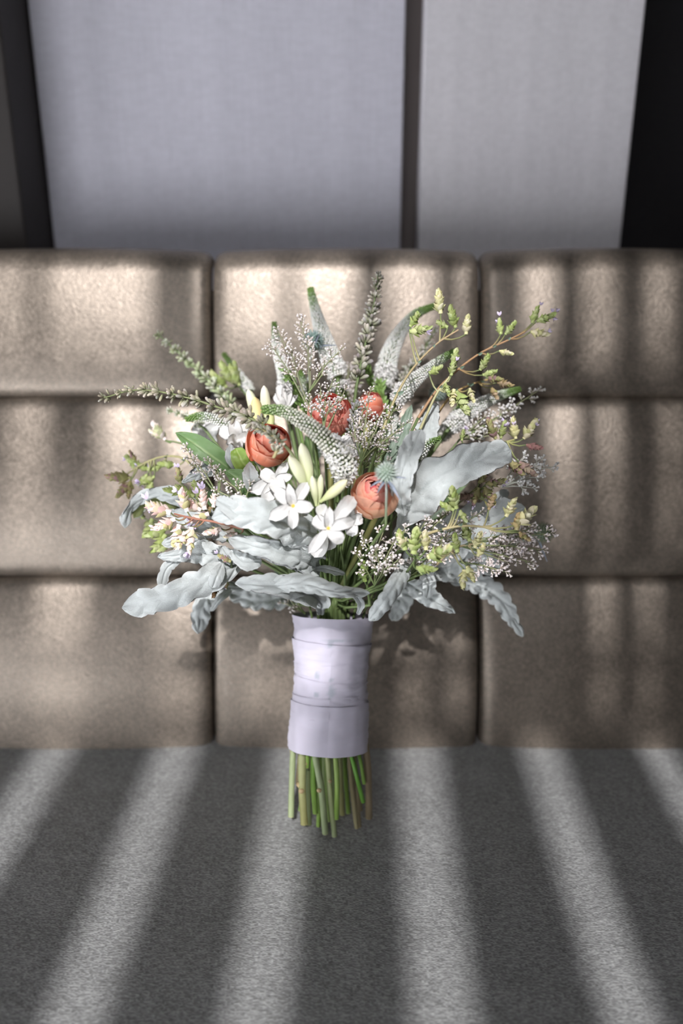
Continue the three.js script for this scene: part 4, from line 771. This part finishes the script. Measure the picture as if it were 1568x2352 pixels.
thistle('thistle', 'spiky pale thistle over the peach ranunculus', 888, 1086, 0.135, 21, { foot: [886, 1205, 0.118], bracts: [[850, 1118, 0.135, 6], [866, 1132, 0.14, 7], [918, 1148, 0.138, 9], [932, 1098, 0.135, 6], [902, 1124, 0.142, 6]] });
thistle('thistle', 'steel green thistle before the tall white spike', 719, 784, 0.012, 21, { foot: [706, 880, 0.015], core: rgb(0.14, 0.22, 0.20), spike: rgb(0.34, 0.42, 0.40), stemColour: rgb(0.42, 0.47, 0.42), bracts: [[684, 776, 0.02, 9], [734, 768, 0.025, 10], [772, 793, 0.012, 5], [706, 770, 0.03, 8], [722, 806, 0.025, 8]] });
thistle('thistle', 'fuzzy dark thistle at the end of the florets', 1246, 1224, 0.0, 20, { foot: [1150, 1262, -0.01], core: rgb(0.10, 0.13, 0.07), spike: rgb(0.30, 0.30, 0.22), bracts: [[1256, 1290, 0.005, 5], [1225, 1250, 0.01, 6]] });
thistle('thistle', 'small grey thistle above the bent oregano', 1005, 905, -0.01, 17, { core: rgb(0.16, 0.22, 0.18), spike: rgb(0.40, 0.46, 0.42) });

// papery white twigs
spray('statice_spray', 'fan of papery white twigs before the white spike', [714, 950, 0.05], [[640, 765, 0.04], [690, 738, 0.04], [624, 795, 0.045], [668, 800, 0.05], [706, 792, 0.045]], { start: 0.55, twig: rgb(0.24, 0.25, 0.15) });
spray('statice_spray', 'papery white twig leaning to the tall spike', [708, 902, 0.052], [[778, 808, 0.045], [744, 838, 0.05]], { start: 0.4, tail: false });
spray('statice_spray', 'papery white twigs before the coral ranunculus', [745, 1000, 0.085], [[762, 880, 0.08], [736, 895, 0.085], [710, 925, 0.085], [790, 900, 0.08], [770, 925, 0.09]], { start: 0.45 });
spray('statice_spray', 'bushy papery twigs between ranunculus and pale leaf', [830, 1060, 0.085], [[845, 930, 0.08], [880, 945, 0.08], [910, 935, 0.075], [865, 985, 0.09], [930, 975, 0.08], [900, 1000, 0.09], [812, 975, 0.085], [850, 900, 0.07]], { start: 0.3 });
spray('statice_spray', 'papery twigs around the middle of the bouquet', [835, 1075, 0.07], [[850, 1030, 0.08], [880, 1040, 0.08], [905, 1065, 0.075], [815, 1060, 0.085]], { start: 0.2, twigLength: 20 });
spray('statice_spray', 'fine white florets over the smooth green leaf', [500, 1140, 0.08], [[430, 1030, 0.075], [455, 1068, 0.08], [500, 1082, 0.08], [478, 1060, 0.075]], { start: 0.5, twigLength: 18 });
spray('statice_spray', 'fine white florets above the broad silver leaf', [560, 1165, 0.085], [[520, 1105, 0.085], [545, 1112, 0.09], [572, 1120, 0.085], [500, 1128, 0.085]], { start: 0.35, twigLength: 18 });
spray('statice_spray', 'cloud of tiny white florets below the peach ranunculus', [860, 1345, 0.07], [[835, 1235, 0.09], [880, 1222, 0.095], [860, 1262, 0.1], [905, 1245, 0.1], [880, 1300, 0.1], [820, 1275, 0.085], [930, 1215, 0.09], [915, 1285, 0.1]], { start: 0.4, size: 8, gap: 4.6, twigLength: 22, pal: [rgb(0.40, 0.32, 0.24), rgb(0.82, 0.77, 0.76)] });
spray('statice_spray', 'tiny white florets scattered over the broad leaf', [930, 1330, 0.06], [[975, 1200, 0.085], [1020, 1185, 0.085], [1060, 1195, 0.085], [1040, 1230, 0.085], [1080, 1215, 0.08], [990, 1235, 0.09], [1045, 1270, 0.085], [1100, 1180, 0.075], [960, 1275, 0.095]], { start: 0.45, size: 7.5, twigLength: 22, pal: [rgb(0.36, 0.28, 0.2), rgb(0.82, 0.77, 0.76)] });
spray('statice_spray', 'open sprig of white florets stretching past the leaf', [1060, 1255, 0.06], [[1150, 1230, 0.06], [1190, 1255, 0.06], [1222, 1215, 0.055], [1262, 1225, 0.05], [1240, 1262, 0.05], [1160, 1290, 0.055], [1215, 1290, 0.055]], { start: 0.45, size: 8.5, twigLength: 28, gap: 4.8, bow: 0.2, tail: false, pal: [rgb(0.5, 0.4, 0.33), rgb(0.86, 0.80, 0.80)] });
spray('statice_spray', 'drooping white florets above the lower seam', [1055, 1290, 0.06], [[1108, 1300, 0.06], [1135, 1308, 0.06], [1155, 1312, 0.06], [1085, 1310, 0.06]], { start: 0.4, size: 8.5, twigLength: 22, gap: 4.8, bow: 0.3, tail: false, pal: [rgb(0.5, 0.4, 0.33), rgb(0.86, 0.80, 0.80)] });
spray('statice_spray', 'pale frosted twig standing off beyond the large leaf', [1150, 1120, 0.04], [[1200, 1052, 0.04], [1240, 1058, 0.04], [1268, 1072, 0.04], [1235, 1095, 0.04], [1190, 1105, 0.045], [1218, 1120, 0.04]], { start: 0.5, size: 8.5, twigLength: 22, gap: 4.2, tail: false, twig: rgb(0.45, 0.46, 0.40), pal: [rgb(0.55, 0.54, 0.48), rgb(0.80, 0.80, 0.80)] });
spray('statice_spray', 'long white sprig beside the pointed spike', [1055, 1010, 0.02], [[1232, 900, 0.01], [1170, 940, 0.015], [1110, 960, 0.02], [1085, 1000, 0.025], [1125, 1000, 0.02]], { start: 0.25, size: 8.5, twigLength: 22, bow: -0.2, pal: [rgb(0.42, 0.36, 0.28), rgb(0.78, 0.77, 0.76)] });
spray('statice_spray', 'tiny florets behind the ribbon top', [700, 1410, 0.0], [[648, 1385, -0.005], [662, 1372, 0.0], [690, 1368, 0.005]], { start: 0.35, twigLength: 16, tail: false });
spray('statice_spray', 'soft white twigs at the back between the spikes', [810, 960, -0.02], [[800, 850, -0.03], [785, 880, -0.03], [815, 880, -0.03]], { start: 0.4 });

// oregano sprigs
oregano('oregano_sprig', 'arching oregano sprig with plump green heads', [[868, 1020, 0.085], [905, 920, 0.075], [945, 850, 0.065], [1005, 788, 0.055], [1052, 758, 0.05]],
  [[1012, 720, 0.05, 98, 50, 26, CREAMY], [1046, 752, 0.05, 108, 48, 24, GREENISH], [1028, 752, 0.05, 150, 26, 22, GREENISH], [1070, 768, 0.048, 84, 42, 22, CREAMY], [940, 762, 0.06, 12, 48, 26, GREENISH, 2], [942, 750, 0.06, 60, 32, 22, GREENISH]], { leaves: [[0.35, 18], [0.62, 12], [0.78, 10]], stemTip: rgb(0.5, 0.36, 0.22) });
oregano('oregano_sprig', 'rust stemmed oregano sprig with lilac flowers at its end', [[960, 960, 0.05], [1000, 900, 0.048], [1050, 850, 0.045], [1108, 808, 0.04], [1165, 782, 0.038], [1205, 762, 0.036]],
  [[1150, 768, 0.04, 95, 34, 20, GREENISH, 2], [1160, 768, 0.04, 52, 34, 18, GREENISH], [1222, 742, 0.035, 72, 36, 20, GREENISH, 1], [1232, 738, 0.035, 20, 40, 20, GREENISH, 4], [1218, 762, 0.035, -8, 38, 20, CREAMY, 1], [1146, 806, 0.04, -14, 28, 14, CREAMY], [1102, 850, 0.042, 62, 36, 20, GREENISH], [1108, 862, 0.042, 18, 30, 18, GREENISH]], { stem: rgb(0.42, 0.25, 0.13), leaves: [[0.45, 14], [0.62, 14], [0.74, 13], [0.86, 11]] });
oregano('oregano_sprig', 'oregano sprig with hanging green heads over the seam', [[965, 985, 0.055], [1005, 900, 0.06], [1030, 868, 0.06], [1048, 840, 0.058]],
  [[1044, 838, 0.06, 84, 30, 20, GREENISH], [1036, 862, 0.062, 80, 34, 20, GREENISH, 1], [1022, 880, 0.062, -72, 28, 16, GREENISH], [1042, 895, 0.062, -100, 36, 22, CREAMY], [1048, 898, 0.062, -62, 52, 22, GREENISH], [985, 858, 0.06, 30, 28, 20, GREENISH]], { stem: rgb(0.50, 0.48, 0.26), leaves: [[0.6, 12]] });
oregano('oregano_sprig', 'browned oregano sprig lying on the seam', [[980, 990, 0.02], [1040, 905, 0.025], [1090, 880, 0.025], [1120, 872, 0.025]],
  [[1118, 868, 0.025, -8, 32, 18, PURPLISH], [1142, 878, 0.025, -14, 32, 18, BROWNISH], [1078, 892, 0.03, -75, 30, 14, CREAMY], [1128, 890, 0.025, -60, 24, 16, BROWNISH]], { stem: rgb(0.5, 0.34, 0.14), leaves: [[0.55, 18], [0.75, 17], [0.9, 14]] });
oregano('oregano_sprig', 'loose oregano sprig with purple tinged tips far out', [[470, 1110, 0.01], [425, 1055, 0.01], [380, 1048, 0.008], [335, 1062, 0.005], [290, 1090, 0.0]],
  [[300, 1098, 0.0, 176, 50, 18, PURPLISH], [296, 1108, 0.0, 232, 40, 15, PURPLISH], [300, 1104, 0.0, 262, 36, 14, BROWNISH], [322, 1075, 0.0, 140, 40, 18, GREENISH, 2], [345, 1078, 0.0, 160, 36, 20, GREENISH, 3], [355, 1095, 0.0, 205, 38, 20, GREENISH, 3], [350, 1108, 0.0, 240, 34, 18, GREENISH, 3], [370, 1072, 0.0, 190, 30, 18, GREENISH, 2], [338, 1090, 0.003, 225, 30, 18, GREENISH, 3], [402, 1068, 0.005, 175, 36, 20, GREENISH], [312, 1060, 0.0, 120, 26, 14, PURPLISH]], { stem: rgb(0.36, 0.34, 0.16), leaves: [[0.3, 12], [0.5, 12], [0.62, 12]] });
oregano('oregano_sprig', 'blush oregano heads over the silver leaves', [[560, 1215, 0.09], [500, 1200, 0.085], [440, 1190, 0.08], [400, 1180, 0.075]],
  [[392, 1178, 0.08, 160, 50, 34, PINKISH, 2], [430, 1175, 0.08, 105, 44, 30, PINKISH, 2], [402, 1192, 0.08, 205, 44, 30, PINKISH, 1], [412, 1205, 0.085, 255, 46, 28, PINKISH], [440, 1210, 0.085, 265, 52, 32, PINKISH, 2], [425, 1222, 0.085, 245, 36, 26, PINKISH], [508, 1215, 0.09, 195, 38, 24, PINKISH], [545, 1225, 0.09, 195, 28, 16, PINKISH]], { stem: rgb(0.40, 0.18, 0.12), leaves: [[0.6, 12]] });
oregano('oregano_sprig', 'pink flowered oregano cluster beside the broad leaf', [[540, 1185, 0.06], [500, 1170, 0.065], [475, 1165, 0.068]],
  [[470, 1170, 0.072, 95, 44, 28, PINKISH, 3], [480, 1180, 0.075, 200, 38, 26, PINKISH, 3], [462, 1172, 0.07, 150, 36, 24, PINKISH, 4], [490, 1165, 0.072, 80, 32, 22, PINKISH, 2], [470, 1160, 0.06, 118, 40, 22, GREENISH, 1], [446, 1140, 0.05, 150, 44, 24, GREENISH], [420, 1128, 0.045, 175, 40, 22, GREENISH], [415, 1110, 0.035, 100, 36, 20, PURPLISH, 2], [455, 1125, 0.05, 110, 30, 20, GREENISH, 2]], { stem: rgb(0.35, 0.25, 0.14) });
oregano('oregano_sprig', 'soft green oregano heads behind the pink ones', [[520, 1240, 0.02], [450, 1220, 0.01], [390, 1215, 0.005]],
  [[350, 1192, 0.0, 250, 40, 28, GREENISH], [330, 1190, 0.0, 130, 34, 26, GREENISH], [385, 1212, 0.01, 200, 44, 30, GREENISH], [380, 1228, 0.01, 235, 40, 30, GREENISH], [400, 1235, 0.01, 220, 40, 28, GREENISH]], { stem: C.stem });
oregano('oregano_sprig', 'upright oregano heads standing above the large leaf', [[1060, 1075, 0.04], [1110, 1035, 0.045], [1150, 1018, 0.045], [1180, 1010, 0.045]],
  [[1138, 1008, 0.045, 112, 44, 20, PURPLISH], [1150, 1006, 0.045, 78, 34, 16, GREENISH, 3], [1184, 1008, 0.045, 98, 44, 18, CREAMY, 3], [1202, 1008, 0.045, 58, 46, 18, CREAMY, 3], [1208, 1022, 0.045, -12, 32, 16, [rgb(0.36, 0.16, 0.17), rgb(0.42, 0.2, 0.2)]], [1170, 1058, 0.05, -50, 40, 24, PURPLISH], [1192, 1062, 0.05, -40, 44, 24, [rgb(0.40, 0.26, 0.24), rgb(0.44, 0.34, 0.26)]], [1060, 1012, 0.05, 80, 22, 14, GREENISH, 3]], { stem: rgb(0.40, 0.38, 0.15), leaves: [[0.8, 12]] });
oregano('oregano_sprig', 'dark purple green oregano under the large leaf', [[1000, 1200, 0.04], [1060, 1150, 0.05], [1100, 1115, 0.055]],
  [[1100, 1110, 0.058, 60, 36, 20, PURPLISH, 3], [1115, 1112, 0.058, 10, 40, 18, PURPLISH, 2], [1112, 1118, 0.058, -60, 40, 18, PURPLISH, 2], [1100, 1120, 0.058, -110, 36, 18, PURPLISH, 3], [1085, 1138, 0.055, 190, 36, 20, [rgb(0.38, 0.25, 0.22)]], [1098, 1145, 0.055, 30, 30, 18, GREENISH]], { stem: rgb(0.2, 0.2, 0.08) });
oregano('oregano_sprig', 'straw stemmed oregano sprig lying over the broad grey leaf', [[960, 1235, 0.09], [1000, 1220, 0.098], [1060, 1208, 0.1], [1130, 1212, 0.095]],
  [[1048, 1168, 0.1, 105, 40, 26, GREENISH], [1042, 1172, 0.1, 150, 28, 20, GREENISH], [1056, 1172, 0.1, -60, 24, 18, GREENISH], [1122, 1170, 0.09, 70, 30, 20, BROWNISH], [1162, 1186, 0.09, 65, 42, 24, CREAMY], [1188, 1205, 0.09, 45, 46, 30, CREAMY], [1186, 1218, 0.09, 80, 34, 26, [C.straw, rgb(0.55, 0.40, 0.2)]], [1192, 1222, 0.09, -40, 24, 18, BROWNISH]], { stem: rgb(0.56, 0.48, 0.26), leaves: [[0.3, 18], [0.55, 14]] });
oregano('oregano_sprig', 'lime oregano heads in the cloud of florets', [[930, 1320, 0.08], [950, 1290, 0.1], [960, 1270, 0.104]],
  [[930, 1262, 0.106, 110, 36, 28, [...GREENISH, ...CREAMY]], [950, 1272, 0.108, 85, 44, 32, GREENISH], [978, 1262, 0.106, 95, 34, 26, CREAMY], [982, 1280, 0.108, 25, 46, 30, [...CREAMY, ...GREENISH]], [955, 1304, 0.108, -5, 40, 22, GREENISH]], { stem: C.stem });
oregano('oregano_sprig', 'small oregano heads hanging at the leaf edge', [[990, 1310, 0.07], [1040, 1262, 0.085], [1075, 1250, 0.088], [1095, 1250, 0.088]],
  [[1050, 1268, 0.09, 100, 32, 26, GREENISH], [1078, 1242, 0.09, 110, 32, 24, GREENISH], [1090, 1258, 0.09, 70, 30, 22, CREAMY], [1096, 1278, 0.09, 60, 26, 20, CREAMY], [1066, 1308, 0.088, -95, 38, 24, CREAMY], [1072, 1300, 0.088, -65, 34, 20, CREAMY]], { stem: rgb(0.42, 0.34, 0.2), leaves: [[0.8, 12]] });
oregano('oregano_sprig', 'lone pale oregano bud beyond the smooth green leaf', [[470, 1060, 0.0], [420, 1020, 0.0], [382, 1012, 0.0]],
  [[380, 1010, 0.0, 125, 44, 20, [C.blush, rgb(0.56, 0.58, 0.36)]], [372, 1005, 0.0, 150, 30, 14, [C.blush, C.cream]]], { stem: C.stem });
oregano('oregano_sprig', 'bright green oregano heads behind the whorled sprig', [[600, 960, -0.03], [560, 900, -0.035], [535, 870, -0.035]],
  [[535, 880, -0.03, 120, 50, 20, GREENISH], [550, 885, -0.03, 115, 44, 20, GREENISH], [520, 890, -0.03, 135, 44, 20, GREENISH], [545, 868, -0.03, 100, 34, 14, GREENISH]], { stem: C.stem });
oregano('oregano_sprig', 'dark oregano bits hanging below the lobed leaf', [[560, 1300, 0.04], [535, 1312, 0.05], [520, 1320, 0.05]],
  [[522, 1318, 0.055, 265, 28, 18, PURPLISH, 2], [530, 1290, 0.07, 150, 28, 18, PURPLISH, 1], [497, 1345, 0.06, 255, 22, 18, [C.brown, C.rust]]], { stem: C.stem });
oregano('oregano_sprig', 'green oregano head beside the stems', [[850, 1390, 0.04], [842, 1340, 0.055], [838, 1310, 0.06]],
  [[838, 1335, 0.062, 95, 44, 26, [rgb(0.24, 0.33, 0.08), rgb(0.2, 0.28, 0.08)]], [835, 1310, 0.06, 90, 28, 22, [rgb(0.24, 0.33, 0.08)]], [950, 1330, 0.05, 90, 26, 18, [rgb(0.2, 0.26, 0.06)]]], { stem: C.stem });

// leafy green stems and greenery between the flowers
for (const [x0, y0, x1, y1, w, n] of [[712, 960, 655, 850, 0.02, 9], [680, 940, 668, 870, 0.0, 8], [795, 1120, 780, 1050, 0.06, 9], [885, 960, 870, 880, 0.0, 8], [860, 900, 838, 830, -0.02, 6], [790, 940, 775, 860, -0.015, 7]]) {
  const a = at(x0, y0, w), e = at(x1, y1, w), part = new Build().tube([e, a.clone().lerp(e, 0.5), a, ...toNeck(a)], 0.0012, 0.0016, C.green, C.stem, 6, 0.01).mesh('leafy_stem', M.stem, bouquet), b = new Build(), dir = e.clone().sub(a).normalize(), mp = perPixel(a);
  for (let k = 0; k < n * 4; k++) b.add(LEAFLET, pose(a.clone().lerp(e, k / (n * 4)), turnAbout(dir, k * 2.4, 0.75 + spread(0.2)), 13 * mp, 20 * mp * (1 + spread(0.3)), 14 * mp), vary(C.green), vary(rgb(0.24, 0.38, 0.12)));
  b.mesh('leaflets', M.leaf, part).userData.kind = 'stuff';
}
const sow = generator(77);
for (let k = 0; k < 70; k++) {
  const a = sow() * Math.PI * 2, r = Math.sqrt(sow()), px = 770 + Math.cos(a) * r * 330, py = 1130 + Math.sin(a) * r * 215, w = -0.05 + sow() * 0.075 * (1 - r * 0.5), p = at(px, py, w), q = at(764 + (px - 764) * 0.72, py + 62, w - 0.012), big = 10 + sow() * 12;
  blade(new Build(), { spine: [q, q.clone().lerp(p, 0.5).addScaledVector(TILT_N, 0.004), p], wl: [0.3, 0.9, 1, 0.6, 0.05].map((v) => v * big), wr: [0.3, 0.9, 1, 0.6, 0.05].map((v) => v * big), roll: (sow() - 0.5) * 90, nu: 12, nv: 6, cup: 0.4, colour: vary(sow() < 0.4 ? C.sage : C.foliage, 0.12), under: C.sage, rib: rgb(0.32, 0.42, 0.2) }).tube([q, ...toNeck(q)], 0.001, 0.0014, C.stem, C.stem, 5, 0.014).mesh('foliage_leaf', M.leaf, bouquet);
}
for (const [x, y, w, r] of [[770, 1310, 0.05, 6.5], [792, 1330, 0.045, 6], [738, 1330, 0.03, 6], [815, 1330, 0.02, 5], [705, 1345, 0.02, 5], [850, 1330, 0.0, 6], [676, 1350, 0.0, 5], [760, 1290, 0.01, 7], [890, 1310, -0.01, 5]]) { const p = at(x, y, w); new Build().tube([p.clone().add(V(spread(0.01), 0.05, 0)), p, MOUTH((x - 764) / 110), NECK((x - 764) / 120)], r / 2 * perPixel(p), r / 2 * perPixel(p), vary(C.stem, 0.15), C.stem, 7, 0.01).mesh('stem', M.stem, bouquet); }

renderer.render(scene, camera);
